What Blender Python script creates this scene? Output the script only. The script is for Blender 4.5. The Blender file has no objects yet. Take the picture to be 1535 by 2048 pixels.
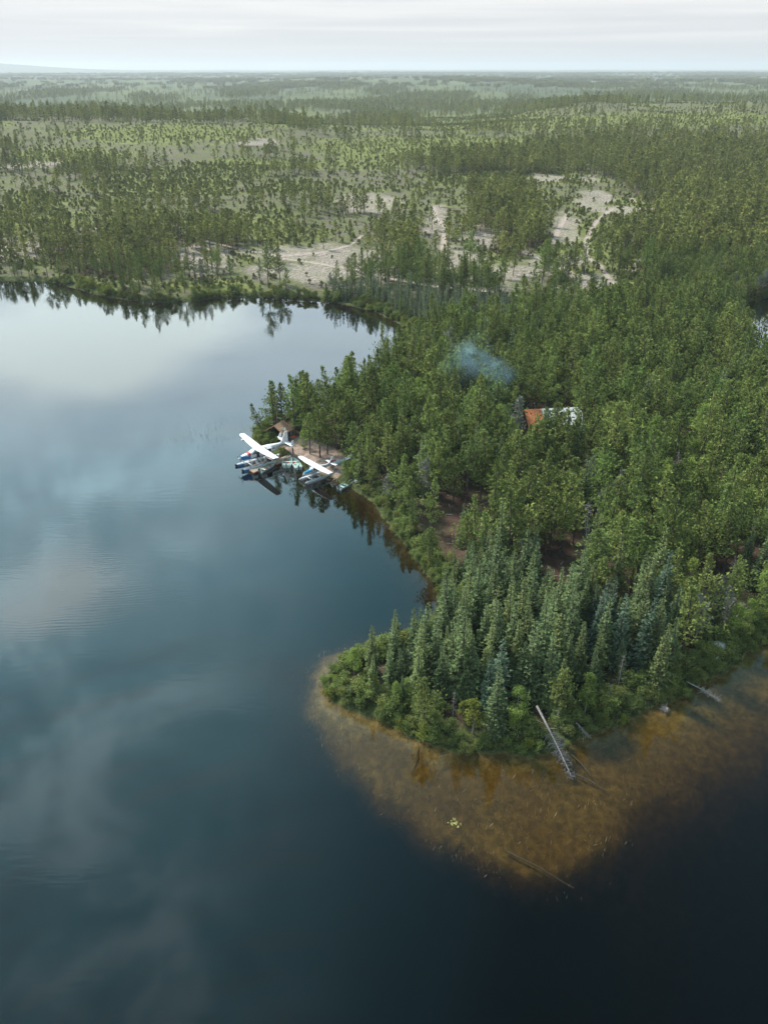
import bpy, math, random
import numpy as np
rng = np.random.default_rng(7); random.seed(7)
SC = bpy.context.scene
COL = SC.collection
R = math.radians
# ------------------------------------------------------------------ camera
F, CH = 1658.0, 75.0
PIT = math.atan(886 / F)
cp, sp = math.cos(PIT), math.sin(PIT)
cam = bpy.data.cameras.new('camera'); camo = bpy.data.objects.new('camera', cam); COL.objects.link(camo)
cam.sensor_fit = 'VERTICAL'; cam.sensor_height = 36; cam.sensor_width = 27
cam.lens = 36 * F / 2048; cam.clip_start = 0.5; cam.clip_end = 120000
camo.location = (0, 0, CH); camo.rotation_euler = (math.pi / 2 - PIT, 0, 0)
SC.camera = camo
# ------------------------------------------------------------------ sky, sun, exposure
SUN_EL, SUN_AZ = R(48), R(-50)          # azimuth from +Y towards +X
w = bpy.data.worlds.new("World"); SC.world = w; w.use_nodes = True


class NT:
    """tiny node helper"""
    def __init__(s, nt):
        s.nt = nt; s.n = nt.nodes; s.l = nt.links

    def node(s, t, **kw):
        nd = s.n.new(t)
        for k, v in kw.items():
            if k.startswith('i_'):
                continue
            setattr(nd, k, v)
        return nd

    def put(s, sock, v):
        if hasattr(v, 'is_output'):
            s.l.new(v, sock)
        elif v is not None:
            try:
                sock.default_value = v
            except Exception:
                sock.default_value = (v, v, v)

    def m(s, op, a, b=0.0, c=0.0, clamp=False):
        nd = s.n.new('ShaderNodeMath'); nd.operation = op; nd.use_clamp = clamp
        for i, v in enumerate((a, b, c)):
            s.put(nd.inputs[i], v)
        return nd.outputs[0]

    def vm(s, op, a, b=(0, 0, 0)):
        nd = s.n.new('ShaderNodeVectorMath'); nd.operation = op
        s.put(nd.inputs[0], a); s.put(nd.inputs[1], b)
        return nd.outputs['Value'] if op in ('DOT_PRODUCT', 'LENGTH') else nd.outputs[0]

    def mix(s, f, a, b, bt='MIX'):
        nd = s.n.new('ShaderNodeMix'); nd.data_type = 'RGBA'; nd.blend_type = bt; nd.clamp_factor = True
        s.put(nd.inputs[0], f)
        for i, v in ((6, a), (7, b)):
            if isinstance(v, tuple) and len(v) == 3: v = (*v, 1)
            s.put(nd.inputs[i], v)
        return nd.outputs[2]

    def noise(s, vec, scale, detail=3, rough=0.5, dist=0.0):
        nd = s.n.new('ShaderNodeTexNoise'); s.put(nd.inputs['Vector'], vec)
        nd.inputs['Scale'].default_value = scale; nd.inputs['Detail'].default_value = detail
        nd.inputs['Roughness'].default_value = rough; nd.inputs['Distortion'].default_value = dist
        return nd.outputs[0]

    def mr(s, v, a, b, c=0.0, d=1.0):
        nd = s.n.new('ShaderNodeMapRange'); nd.clamp = True; nd.interpolation_type = 'SMOOTHSTEP'
        s.put(nd.inputs[0], v)
        for i, x in enumerate((a, b, c, d)): s.put(nd.inputs[i + 1], x)
        return nd.outputs[0]

    def sep(s, v):
        nd = s.n.new('ShaderNodeSeparateXYZ'); s.put(nd.inputs[0], v); return nd.outputs

    def comb(s, x, y, z):
        nd = s.n.new('ShaderNodeCombineXYZ')
        for i, v in enumerate((x, y, z)): s.put(nd.inputs[i], v)
        return nd.outputs[0]

    def attr(s, name):
        nd = s.n.new('ShaderNodeAttribute'); nd.attribute_name = name; return nd.outputs['Fac']


W = NT(w.node_tree); W.n.clear()
skyt = W.node('ShaderNodeTexSky'); skyt.sky_type = 'NISHITA'; skyt.sun_disc = False
skyt.sun_elevation = SUN_EL; skyt.sun_rotation = SUN_AZ; skyt.altitude = 300
bg1 = W.node('ShaderNodeBackground'); W.l.new(skyt.outputs[0], bg1.inputs[0]); bg1.inputs[1].default_value = 0.1
d = W.node('ShaderNodeTexCoord').outputs['Generated']
dx, dy, dz = W.sep(d)
el = W.m('MULTIPLY', W.m('ARCSINE', W.m('MINIMUM', W.m('MAXIMUM', dz, -1), 1)), 57.2958)
az = W.m('MULTIPLY', W.m('ARCTAN2', dx, dy), 57.2958)
zz = W.m('ADD', W.m('MAXIMUM', dz, 0.0), 0.12)
cv = W.comb(W.m('DIVIDE', dx, zz), W.m('DIVIDE', dy, zz), 0.0)
n1 = W.noise(W.vm('ADD', cv, (3.7, 1.2, 0)), 4.4, 7, 0.66, 0.5)
n2 = W.noise(W.vm('ADD', cv, (7.3, 2.1, 0)), 3.1, 4, 0.5, 0.2)
nst = W.noise(W.comb(W.m('MULTIPLY', az, 0.03), W.m('MULTIPLY', el, 0.9), 2.0), 1.6, 3, 0.5, 0.6)
ramp = W.node('ShaderNodeValToRGB'); cr = ramp.color_ramp
W.l.new(W.m('DIVIDE', el, 90.0), ramp.inputs[0])
stops = [(0.0, (.64, .645, .66)), (0.013, (.72, .72, .745)), (0.045, (.86, .86, .87)), (0.11, (1.05, 1.07, 1.15)), (.20, (1.05, 1.12, 1.25)), (.28, (.85, 1.18, 1.36)), (.42, (.62, 1.15, 1.36)), (.60, (.50, 1.20, 1.45)), (1.0, (.55, 1.0, 1.22))]
while len(cr.elements) < len(stops): cr.elements.new(0.5)
for e, (p_, c_) in zip(cr.elements, stops): e.position = p_; e.color = (*c_, 1)
base = ramp.outputs[0]
# streaks low in the sky
st = W.m('MULTIPLY', W.mr(nst, .42, .72), W.mr(el, 0.3, 2.2))
c = W.mix(W.m('MULTIPLY', st, .6), base, (.98, .955, .935))
st2 = W.m('MULTIPLY', W.mr(nst, .50, .30), W.mr(el, 0.2, 1.6))
c = W.mix(W.m('MULTIPLY', st2, .55), c, (.68, .69, .73))
# bright cloud breaks front left
ga = W.m('DIVIDE', W.m('ADD', az, 19.0), 13.0); ge = W.m('DIVIDE', W.m('SUBTRACT', el, 15.2), 4.4)
ge = W.m('ADD', ge, W.m('MULTIPLY', ga, .25))
gg = W.m('EXPONENT', W.m('MULTIPLY', W.m('ADD', W.m('MULTIPLY', ga, ga), W.m('MULTIPLY', ge, ge)), -1.0))
br = W.mr(W.m('MULTIPLY', gg, W.m('ADD', .30, W.m('MULTIPLY', n2, 1.4))), .32, .72)
c = W.mix(W.m('MULTIPLY', br, .95), c, (1.55, 1.52, 1.47))
# soft cloud blotches higher up, more of them to the left
hi = W.mr(el, 17, 27)
lf = W.mr(az, -4, -24, .08, 1.0)
bl = W.m('MULTIPLY', W.m('MULTIPLY', W.mr(n1, .45, .62), hi), lf)
c = W.mix(W.m('MULTIPLY', bl, .85), c, (1.45, 1.9, 2.1))
ga2 = W.m('DIVIDE', W.m('ADD', az, 25.0), 8.0); ge2 = W.m('DIVIDE', W.m('SUBTRACT', el, 31.0), 3.2)
gg2 = W.m('EXPONENT', W.m('MULTIPLY', W.m('ADD', W.m('MULTIPLY', ga2, ga2), W.m('MULTIPLY', ge2, ge2)), -1.0))
c = W.mix(W.m('MULTIPLY', W.mr(W.m('MULTIPLY', gg2, W.m('ADD', .1, W.m('MULTIPLY', n2, 1.2))), .22, .75), .9), c, (1.9, 1.82, 1.78))
dk = W.m('MULTIPLY', W.m('MULTIPLY', W.mr(n1, .48, .32), hi), .5)
c = W.mix(dk, c, (.36, .74, .92))
rt = W.m('MULTIPLY', W.mr(az, -18, 3), W.mr(el, 20, 32, 0, .92))
c = W.mix(rt, c, (.13, .40, .50))
rt2 = W.m('MULTIPLY', W.mr(az, 0, 17), W.mr(el, 20, 32, 0, .95))
c = W.mix(rt2, c, (.045, .14, .175))
bg2 = W.node('ShaderNodeBackground'); W.l.new(c, bg2.inputs[0]); bg2.inputs[1].default_value = 0.83
mx = W.node('ShaderNodeMixShader'); mx.inputs[0].default_value = .92
W.l.new(bg1.outputs[0], mx.inputs[1]); W.l.new(bg2.outputs[0], mx.inputs[2])
wo = W.node('ShaderNodeOutputWorld'); W.l.new(mx.outputs[0], wo.inputs[0])

sun = bpy.data.lights.new('sun', 'SUN'); suno = bpy.data.objects.new('sun', sun); COL.objects.link(suno)
sun.energy = 5.0; sun.angle = R(10); sun.color = (1.0, .95, .87)
suno.rotation_euler = (math.pi / 2 - SUN_EL, 0, math.pi - SUN_AZ)   # lamp looks down -Z
SC.view_settings.view_transform = 'Standard'; SC.view_settings.look = 'None'
SC.view_settings.exposure = 0.3; SC.view_settings.gamma = 1.0
cy = SC.cycles
cy.max_bounces = 7; cy.diffuse_bounces = 1; cy.glossy_bounces = 2; cy.transmission_bounces = 3
cy.transparent_max_bounces = 12; cy.volume_bounces = 1; cy.use_denoising = True
cy.caustics_reflective = False; cy.caustics_refractive = False; cy.sample_clamp_indirect = 3.0

# ------------------------------------------------------------------ geometry helpers


def g(X, Y, z=0.0):
    """point of the place that stands at height z under this pixel of the photograph"""
    a = (X - 767.5) / F; b = (1024 - Y) / F
    yy = cp + b * sp; dzz = -sp + b * cp
    t = (z - CH) / dzz
    return (a * t, yy * t, z)


def proj(x, y, z):
    dz_ = z - CH
    zf = y * cp - dz_ * sp
    zu = y * sp + dz_ * cp
    zf = np.maximum(zf, 1e-3)
    return 767.5 + F * x / zf, 1024 - F * zu / zf, zf


def hsh(ix, iy, s):
    h = (ix.astype(np.int64) * 374761393 + iy.astype(np.int64) * 668265263 + s * 982451653) & 0x7fffffff
    h = (h ^ (h >> 13)) * 1274126177 & 0x7fffffff
    h = h ^ (h >> 16)
    return (h & 0xffff) / 65535.0


def vn(x, y, s=0):
    ix = np.floor(x); iy = np.floor(y); fx = x - ix; fy = y - iy
    fx = fx * fx * (3 - 2 * fx); fy = fy * fy * (3 - 2 * fy)
    a = hsh(ix, iy, s); b = hsh(ix + 1, iy, s); c_ = hsh(ix, iy + 1, s); d_ = hsh(ix + 1, iy + 1, s)
    return (a * (1 - fx) + b * fx) * (1 - fy) + (c_ * (1 - fx) + d_ * fx) * fy


def fbm(x, y, s=0, o=4):
    r = 0; a = .5; t = 0
    for i in range(o):
        r = r + a * vn(x, y, s + i * 17); t += a; a *= .5; x = x * 2.03 + 11.3; y = y * 2.03 + 5.7
    return r / t


def sstep(x, a, b):
    t = np.clip((x - a) / (b - a), 0, 1)
    return t * t * (3 - 2 * t)


def inpoly(px, py, P):
    ins = np.zeros(px.shape, bool); n = len(P)
    for i in range(n):
        x1, y1 = P[i]; x2, y2 = P[(i + 1) % n]
        if y1 == y2: continue
        c_ = ((y1 > py) != (y2 > py)) & (px < (x2 - x1) * (py - y1) / (y2 - y1) + x1)
        ins ^= c_
    return ins


def dseg(px, py, P, closed=False):
    D = np.full(px.shape, 1e18)
    n = len(P)
    for i in range(n if closed else n - 1):
        x1, y1 = P[i]; x2, y2 = P[(i + 1) % n]
        vx, vy = x2 - x1, y2 - y1; L = vx * vx + vy * vy + 1e-12
        t = np.clip(((px - x1) * vx + (py - y1) * vy) / L, 0, 1)
        D = np.minimum(D, (px - x1 - t * vx) ** 2 + (py - y1 - t * vy) ** 2)
    return np.sqrt(D)


def smoothpoly(P, n=3):
    P = [tuple(p[:2]) for p in P]
    out = []
    for i in range(len(P)):
        p0, p1, p2, p3 = P[i - 1], P[i], P[(i + 1) % len(P)], P[(i + 2) % len(P)]
        for k in range(n):
            t = k / n
            out.append(tuple(.5 * (2 * p1[j] + (p2[j] - p0[j]) * t + (2 * p0[j] - 5 * p1[j] + 4 * p2[j] - p3[j]) * t * t + (3 * p1[j] - p0[j] - 3 * p2[j] + p3[j]) * t ** 3) for j in (0, 1)))
    return out


# ------------------------------------------------------------------ the lake's outline
SHORE_PX = [(-420, 610), (-200, 585), (-90, 566), (0, 561), (60, 562), (115, 567), (150, 578), (215, 595), (290, 604), (345, 606), (400, 601), (440, 595), (490, 596), (545, 596),
            (600, 600), (650, 604), (700, 611), (745, 623), (790, 644), (820, 662), (858, 688), (846, 702), (800, 722), (740, 765), (690, 797), (640, 822), (580, 838), (530, 848), (506, 868),
            (508, 884), (527, 897), (552, 910), (566, 918), (586, 924), (606, 934), (622, 944), (645, 953), (664, 957), (682, 968), (702, 980), (724, 992),
            (744, 1006), (768, 1036), (792, 1070), (815, 1104), (842, 1136), (864, 1166), (878, 1196), (882, 1216), (870, 1240), (848, 1258), (815, 1272),
            (778, 1290), (735, 1300), (698, 1312), (668, 1330), (650, 1352), (645, 1378), (660, 1402), (690, 1420), (730, 1432), (770, 1442), (800, 1458),
            (835, 1476), (870, 1491), (920, 1505), (970, 1504), (1020, 1508), (1060, 1512), (1092, 1514), (1120, 1498), (1160, 1480), (1200, 1464), (1240, 1450),
            (1270, 1428), (1310, 1412), (1365, 1396), (1400, 1368), (1440, 1350), (1480, 1322), (1520, 1290), (1600, 1236), (1760, 1120), (1950, 980), (2200, 820)]
sh = [g(*p)[:2] for p in SHORE_PX]
LAKE = sh + [(900, 240), (900, -900), (-900, -900), (-900, 240)]
POND = smoothpoly([g(*p) for p in [(1478, 618), (1530, 598), (1640, 596), (1760, 640), (1740, 730), (1600, 745), (1522, 722), (1500, 672)]])
TARN = smoothpoly([(-35, 1850), (-20, 1800), (20, 1790), (55, 1830), (120, 1850), (50, 1900)])
SHOAL = [g(*p)[:2] for p in [(705, 1290), (655, 1310), (634, 1345), (625, 1385), (634, 1425), (652, 1470), (684, 1520), (740, 1578), (800, 1625), (870, 1678), (950, 1722), (1050, 1762), (1130, 1778), (1190, 1745), (1225, 1690), (1260, 1620), (1300, 1545), (1310, 1450), (1100, 1330), (900, 1250)]]
SHORE = LAKE


def hgt(x, y):
    """ground height; negative under water. returns z, signed shore distance, shoal factor"""
    x = np.asarray(x, float); y = np.asarray(y, float)
    X0, Y0, _ = proj(x, y, 0 * x)
    u = x / np.maximum(y, 1)
    Dk = np.array([0, 220, 300, 420, 560, 760, 910, 1020, 1220, 1600, 2100, 2800, 4000, 5000, 6500, 9000, 14000, 20000, 60000])
    L = np.array([0, 0, .8, 4, 9, 19, 28, 26, 9, 3, 2, 5, 6, 18, 14, 22, 30, 40, 30])
    M = np.array([0, 0, .8, 3, 6, 12, 18, 16, 6, 2, 2, 8, 24, 30, 16, 24, 34, 44, 34])
    Rr = np.array([0, 0, .8, 5, 9, 15, 20, 27, 34, 20, 9, 6, 20, 12, 20, 24, 34, 46, 36])
    us = np.array([-.5, -.12, .0, .25, .6])
    l, m, r = (np.interp(y, Dk, q) for q in (L, M, Rr))
    wl = sstep(-u, .02, .16); wr = sstep(u, .06, .24)
    z = m * (1 - wl) * (1 - wr) + l * wl + r * wr
    amp = np.interp(y, [250, 400, 900, 3000, 9000, 40000], [0, 3.6, 9, 18, 30, 46])
    z = z + amp * (fbm(x / 70 + 3, y / 95, 5, 4) - .5) * np.interp(y, [250, 1000, 2500], [1, 1, .35])
    z = z + np.interp(y, [1000, 3000, 9000, 40000], [0, 10, 34, 60]) * (fbm(x / 1900 + 9, y / 800, 21, 4) - .45)
    hill = 150 * np.exp(-((x + 7600) / 2200) ** 2) * np.exp(-((y - 16500) / 1500) ** 2)
    z = z + hill
    near = (y < 700) & (y > -300) & (np.abs(x) < 700)
    sd = np.full(x.shape, 300.0); shl = np.zeros(x.shape)
    if near.any():
        xn, yn = x[near], y[near]
        dd = dseg(xn, yn, LAKE[:len(sh)]); ins = inpoly(xn, yn, LAKE)
        s = np.where(ins, -dd, dd)
        s = s + (fbm(xn / 2.2, yn / 2.2, 3, 3) - .5) * 1.6
        dp = dseg(xn, yn, POND, True); ip = inpoly(xn, yn, POND)
        s = np.minimum(s, np.where(ip, -dp, dp))
        sd[near] = s
        ds = dseg(xn, yn, SHOAL, True); i2 = inpoly(xn, yn, SHOAL)
        shl[near] = sstep(np.where(i2, ds, -ds) + (fbm(xn / 5, yn / 5, 8, 3) - .5) * 3, -2.2, 2.4)
    far = ~near & (y > 1500) & (y < 2200)
    if far.any():
        dt = dseg(x[far], y[far], TARN, True); it = inpoly(x[far], y[far], TARN)
        sd[far] = np.where(it, -dt, dt)
    sd = np.where((y < -300) | ((y < 240) & (np.abs(x) >= 700)), -200, sd)
    zl = .12 + .9 * sstep(sd, 0, 3.5) + .9 * sstep(sd, 3, 14) + (z + .3 * fbm(x / 9, y / 9, 2, 3)) * sstep(sd, 6, 90)
    zs = -(.15 + np.minimum(-sd, 30) * .022 + .52 * sstep(-sd, .0, 3.2) + .25 * (fbm(x / 4, y / 4, 31, 3) - .5) * sstep(-sd, .5, 3))
    rs = sstep(X0, 1080, 1330) * sstep(Y0, 1150, 1300)
    slope = .26 - .16 * rs + .10 * rs * sstep(-sd, 8, 20)
    zd = -np.minimum(.15 + (-sd) * slope + .3 * (fbm(x / 6, y / 6, 12, 3) - .5) * sstep(-sd, 1, 6), 9.5)
    zw = zs * shl + zd * (1 - shl)
    return np.where(sd > 0, zl, zw), sd, shl


def hz(x, y):
    return float(hgt(np.array([x]), np.array([y]))[0][0])


def gt(X, Y):
    """ground point under a pixel, following the relief"""
    z = 0
    for _ in range(12):
        x, y, _z = g(X, Y, z); z = .5 * z + .5 * max(hz(x, y), 0)
    return (x, y, hz(x, y))


# ------------------------------------------------------------------ sandy clearings and tracks, green strips (all on the ground)
TRACKS = [([(455, 492), (490, 500), (520, 504), (560, 516), (620, 524), (700, 537), (780, 556), (860, 572), (940, 578), (1030, 590)], 2.6),
          ([(303, 412), (318, 432), (316, 452), (322, 462)], 2.4), ([(338, 436), (360, 458), (385, 474), (420, 484), (455, 492)], 2.4),
          ([(1045, 503), (1085, 517), (1125, 538), (1160, 562), (1190, 592)], 4.5), ([(1100, 505), (1112, 468), (1132, 430)], 3.2),
          ([(1172, 512), (1172, 478), (1190, 445), (1222, 418)], 3.4), ([(1172, 512), (1200, 532), (1222, 566)], 3.2),
          ([(1262, 396), (1276, 416), (1302, 432), (1340, 466), (1372, 492)], 3.0), ([(866, 414), (874, 438), (890, 455), (884, 500)], 3.4),
          ([(150, 458), (200, 457), (255, 454)], 2.4), ([(560, 512), (640, 505), (700, 490), (725, 470)], 2.4), ([(1262, 545), (1275, 520), (1300, 510)], 2.4)]
SANDS = [(560, 508, 90, 16), (690, 512, 80, 26), (640, 545, 150, 20), (905, 525, 75, 30), (1000, 550, 90, 28), (1110, 522, 75, 14), (1185, 560, 45, 24), (1240, 420, 66, 11), (1180, 357, 22, 9), (1135, 462, 30, 40),
         (875, 440, 26, 32), (790, 500, 50, 22), (400, 520, 70, 30), (30, 500, 60, 24), (1190, 400, 40, 18), (960, 480, 40, 25), (740, 405, 60, 20), (60, 330, 70, 8), (520, 285, 40, 8), (1290, 428, 30, 22), (1090, 355, 50, 8)]
GREENS = [(330, 268, 230, 22), (480, 330, 120, 14), (760, 300, 120, 30), (150, 310, 130, 18), (360, 370, 120, 22), (900, 290, 300, 20), (430, 572, 120, 14), (600, 240, 90, 16), (1000, 245, 250, 20), (1350, 240, 200, 18), (60, 400, 60, 20), (430, 440, 80, 16)]
DENSE = [[(60, 480), (200, 465), (470, 462), (480, 505), (430, 515), (330, 540), (230, 560), (120, 545), (80, 510)],
         [(-300, 480), (30, 470), (60, 520), (30, 545), (-300, 545)],
         [(1120, 330), (1250, 300), (1900, 290), (1900, 640), (1400, 600), (1280, 560), (1210, 480), (1330, 430), (1230, 360)],
         [(-300, 226), (520, 226), (640, 262), (560, 262), (480, 246), (-300, 250)],
         [(1030, 300), (1250, 280), (1300, 340), (1120, 345)], [(930, 395), (1060, 390), (1090, 480), (1050, 520), (960, 500)],
         [(760, 480), (830, 470), (840, 530), (790, 540)], [(860, 320), (1100, 310), (1100, 350), (860, 350)]]
CLEAR = [  # bare spots inside the dense forest, ground pixels
    (1105, 1148, 60, 36), (925, 1035, 70, 26), (930, 1080, 50, 22), (1105, 1205, 52, 40), (1420, 1190, 60, 16), (1290, 1335, 45, 14), (1560, 755, 90, 34)]
SPRUCE = [(690, 1345), (780, 1320), (870, 1225), (900, 1150), (1000, 1150), (1060, 1200), (1180, 1225), (1330, 1240), (1345, 1330), (1240, 1360), (1180, 1410), (1060, 1450), (900, 1440), (760, 1400)]
BOG = [(655, 588), (760, 588), (880, 598), (1010, 605), (1050, 640), (1000, 668), (900, 672), (840, 655), (790, 636), (740, 612), (680, 603)]
BEACH = [(566, 873), (600, 870), (650, 890), (690, 912), (692, 940), (676, 962), (645, 952), (606, 930), (572, 913), (560, 900)]


def masks(x, y, z):
    X, Y, zf = proj(x, y, np.maximum(z, 0))
    n = fbm(x / 14, y / 14, 41, 4); nb = fbm(x / 55, y / 55, 43, 3)
    sand = np.zeros(x.shape); trk = np.zeros(x.shape)
    for P, wd in TRACKS:
        D = dseg(X, Y * 2.6, [(a, b * 2.6) for a, b in P])
        pw = wd * F / zf * .42 * (.7 + .6 * n)
        trk = np.maximum(trk, sstep(-D, -pw * 1.1, -pw * .55))
    for a, b, rx, ry in SANDS:
        q = ((X - a) / rx) ** 2 + ((Y - b) / ry) ** 2
        sand = np.maximum(sand, sstep(-q + (n - .5) * 2.4, -1.35, -.35))
    grn = sstep(nb, .5, .66) * .8
    for a, b, rx, ry in GREENS:
        q = ((X - a) / rx) ** 2 + ((Y - b) / ry) ** 2
        grn = np.maximum(grn, sstep(-q + (n - .5) * 1.6, -1.3, -.4))
    bch = sstep(np.where(inpoly(X, Y, BEACH), 1, -1) * dseg(X, Y, BEACH, True) + (n - .5) * 14, -3, 4)
    return X, Y, sand, trk, grn, bch


# ------------------------------------------------------------------ object helpers
def newmesh(name, verts, faces=None, quads=None, mats=(), fattr=None, mi=None, smooth=False, pattr=None):
    me = bpy.data.meshes.new(name)
    if quads is not None:
        V = np.asarray(verts, np.float32); Q = np.asarray(quads, np.int32)
        k = Q.shape[1]
        me.vertices.add(len(V)); me.vertices.foreach_set('co', V.ravel())
        me.loops.add(Q.size); me.loops.foreach_set('vertex_index', Q.ravel())
        me.polygons.add(len(Q)); me.polygons.foreach_set('loop_start', np.arange(0, Q.size, k, dtype=np.int32))
        me.polygons.foreach_set('loop_total', np.full(len(Q), k, np.int32))
    else:
        me.from_pydata([tuple(v) for v in verts], [], faces)
    if fattr is not None:
        a = me.attributes.new('v', 'FLOAT', 'FACE'); a.data.foreach_set('value', np.asarray(fattr, np.float32))
    if pattr:
        for k_, v_ in pattr.items():
            a = me.attributes.new(k_, 'FLOAT', 'POINT'); a.data.foreach_set('value', np.asarray(v_, np.float32))
    for m_ in mats: me.materials.append(m_)
    if mi is not None: me.polygons.foreach_set('material_index', np.asarray(mi, np.int32))
    if smooth: me.polygons.foreach_set('use_smooth', np.ones(len(me.polygons), bool))
    me.update(calc_edges=True)
    return me


def link(name, me, parent=None, loc=None, rot=None, scl=None):
    o = bpy.data.objects.new(name, me); COL.objects.link(o)
    if parent is not None: o.parent = parent
    if loc is not None: o.location = loc
    if rot is not None: o.rotation_euler = rot
    if scl is not None: o.scale = scl
    return o


def tag(o, label=None, cat=None, group=None, kind=None):
    if label: o['label'] = label
    if cat: o['category'] = cat
    if group: o['group'] = group
    if kind: o['kind'] = kind
    return o


def mat(name):
    m_ = bpy.data.materials.new(name); m_.use_nodes = True
    t = NT(m_.node_tree); t.n.clear(); t.out = t.node('ShaderNodeOutputMaterial')
    return m_, t


def plain(name, col, rough=.6, metal=0.0, var=.12, scale=3.0, spec=.4, bump=0.0):
    m_, t = mat(name)
    b = t.node('ShaderNodeBsdfPrincipled')
    pos = t.node('ShaderNodeTexCoord').outputs['Object']
    n = t.noise(pos, scale, 4, .6)
    lo = tuple(c_ * (1 - var * 1.4) for c_ in col); hi_ = tuple(min(1, c_ * (1 + var)) for c_ in col)
    t.l.new(t.mix(t.mr(n, .3, .7), lo, hi_), b.inputs['Base Color'])
    b.inputs['Roughness'].default_value = rough; b.inputs['Metallic'].default_value = metal
    b.inputs['Specular IOR Level'].default_value = spec
    if bump:
        bp = t.node('ShaderNodeBump'); bp.inputs['Strength'].default_value = bump; bp.inputs['Distance'].default_value = .05
        t.l.new(t.noise(pos, scale * 4, 4, .6), bp.inputs['Height']); t.l.new(bp.outputs[0], b.inputs['Normal'])
    t.l.new(b.outputs[0], t.out.inputs[0])
    return m_


def foliage(name, dark, light, tip=None, rnd=.35, alt=None, trans=.14):
    m_, t = mat(name)
    v = t.attr('v')
    oi = t.node('ShaderNodeObjectInfo').outputs['Random']
    f = t.m('ADD', v, t.m('MULTIPLY', t.m('SUBTRACT', oi, .5), rnd), clamp=True)
    c_ = t.mix(f, dark, light)
    if alt:
        r2 = t.m('FRACT', t.m('MULTIPLY', oi, 7.31))
        c_ = t.mix(t.mr(r2, .45, 1.0), c_, t.mix(f, tuple(q * .75 for q in alt), alt))
    if tip: c_ = t.mix(t.mr(v, .8, 1.0, 0, .8), c_, tip)
    r3 = t.m('FRACT', t.m('MULTIPLY', oi, 13.7))
    c_ = t.mix(1.0, c_, t.comb(t.m('ADD', .8, t.m('MULTIPLY', r3, .4)), t.m('ADD', .8, t.m('MULTIPLY', r3, .4)), t.m('ADD', .85, t.m('MULTIPLY', r3, .3))), 'MULTIPLY')
    a = t.node('ShaderNodeBsdfDiffuse'); t.l.new(c_, a.inputs[0])
    b = t.node('ShaderNodeBsdfTranslucent'); t.l.new(c_, b.inputs[0])
    mx_ = t.node('ShaderNodeMixShader'); mx_.inputs[0].default_value = trans
    t.l.new(a.outputs[0], mx_.inputs[1]); t.l.new(b.outputs[0], mx_.inputs[2]); t.l.new(mx_.outputs[0], t.out.inputs[0])
    return m_


M = {}
M['pine'] = foliage('pine_needles', (0.046, 0.080, 0.020), (0.312, 0.362, 0.110), rnd=.5, alt=(0.202, 0.287, 0.085))
M['spruce'] = foliage('spruce_needles', (0.040, 0.075, 0.034), (0.225, 0.295, 0.132), rnd=.35, alt=(0.212, 0.256, 0.097))
M['blue'] = foliage('blue_spruce_needles', (0.044, 0.080, 0.055), (0.176, 0.251, 0.163), rnd=.3)
M['bspruce'] = foliage('black_spruce_needles', (0.053, 0.084, 0.042), (0.176, 0.216, 0.102), rnd=.6, alt=(0.141, 0.203, 0.124))
M['birch'] = foliage('birch_leaves', (0.105, 0.174, 0.037), (0.294, 0.389, 0.105), rnd=.35, alt=(0.315, 0.367, 0.095), trans=.35)
M['shrub'] = foliage('shrub_leaves', (0.071, 0.113, 0.032), (0.231, 0.291, 0.094), rnd=.4, alt=(0.226, 0.254, 0.080), trans=.3)
M['yellow'] = foliage('yellow_green_leaves', (0.104, 0.144, 0.028), (0.240, 0.264, 0.060), rnd=.2, trans=.35)
M['rust'] = foliage('rusty_needles', (.14, .08, .035), (.32, .20, .075), rnd=.2)
M['lichen'] = foliage('grey_lichen', (.15, .17, .13), (.34, .36, .29), rnd=.3)
M['farwood'] = foliage('distant_needles', (0.085, 0.116, 0.030), (0.312, 0.337, 0.110), rnd=.6, alt=(0.282, 0.293, 0.091))
M['sapling'] = foliage('sapling_needles', (0.106, 0.136, 0.034), (0.241, 0.266, 0.082), rnd=.7, alt=(0.184, 0.193, 0.072))
M['bark'] = plain('bark', (.085, .070, .058), .9, var=.3, scale=6, bump=.5)
M['darkwood'] = plain('dark_grey_wood', (.19, .18, .185), .8, var=.3, scale=5)  # darker grey wood for the long fallen trunk's branches
M['sedge'] = plain('green_sedge', (.17, .19, .07), .8, var=.4, scale=.4)
M['greybark'] = plain('weathered_wood', (.30, .28, .26), .9, var=.3, scale=5)
M['birchbark'] = plain('pale_bark', (.26, .25, .22), .8, var=.3, scale=3)
M['white'] = plain('white_paint', (.80, .81, .82), .35, var=.03, spec=.5)
M['offwhite'] = plain('grey_white_paint', (.60, .62, .64), .4, var=.06)
M['floatgrey'] = plain('float_aluminium', (.55, .58, .62), .4, .2, var=.08)
M['blue_p'] = plain('blue_paint', (.03, .20, .48), .35, var=.05)
M['teal_p'] = plain('teal_paint', (.02, .20, .36), .35, var=.05)
M['navy'] = plain('navy_paint', (.015, .03, .10), .35, var=.05)
M['red_p'] = plain('red_paint', (.55, .06, .04), .4, var=.08)
M['glass'] = plain('dark_glass', (.10, .14, .17), .12, var=.15, spec=.8)
M['dark'] = plain('interior_shade', (.018, .02, .03), .7, var=.2)  # near-black colour painted in for the shade inside the plane's open doorways
M['black'] = plain('black_rubber', (.02, .02, .022), .6, var=.2)
M['mint'] = plain('mint_paint', (.42, .60, .55), .45, var=.10, scale=2)
M['minthull'] = plain('hull_paint', (.55, .60, .58), .45, var=.10, scale=2)
M['orange'] = plain('orange_plastic', (.62, .12, .05), .45, var=.15)
M['plank'] = plain('weathered_planks', (.36, .28, .22), .85, var=.22, scale=5, bump=.3)
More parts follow.
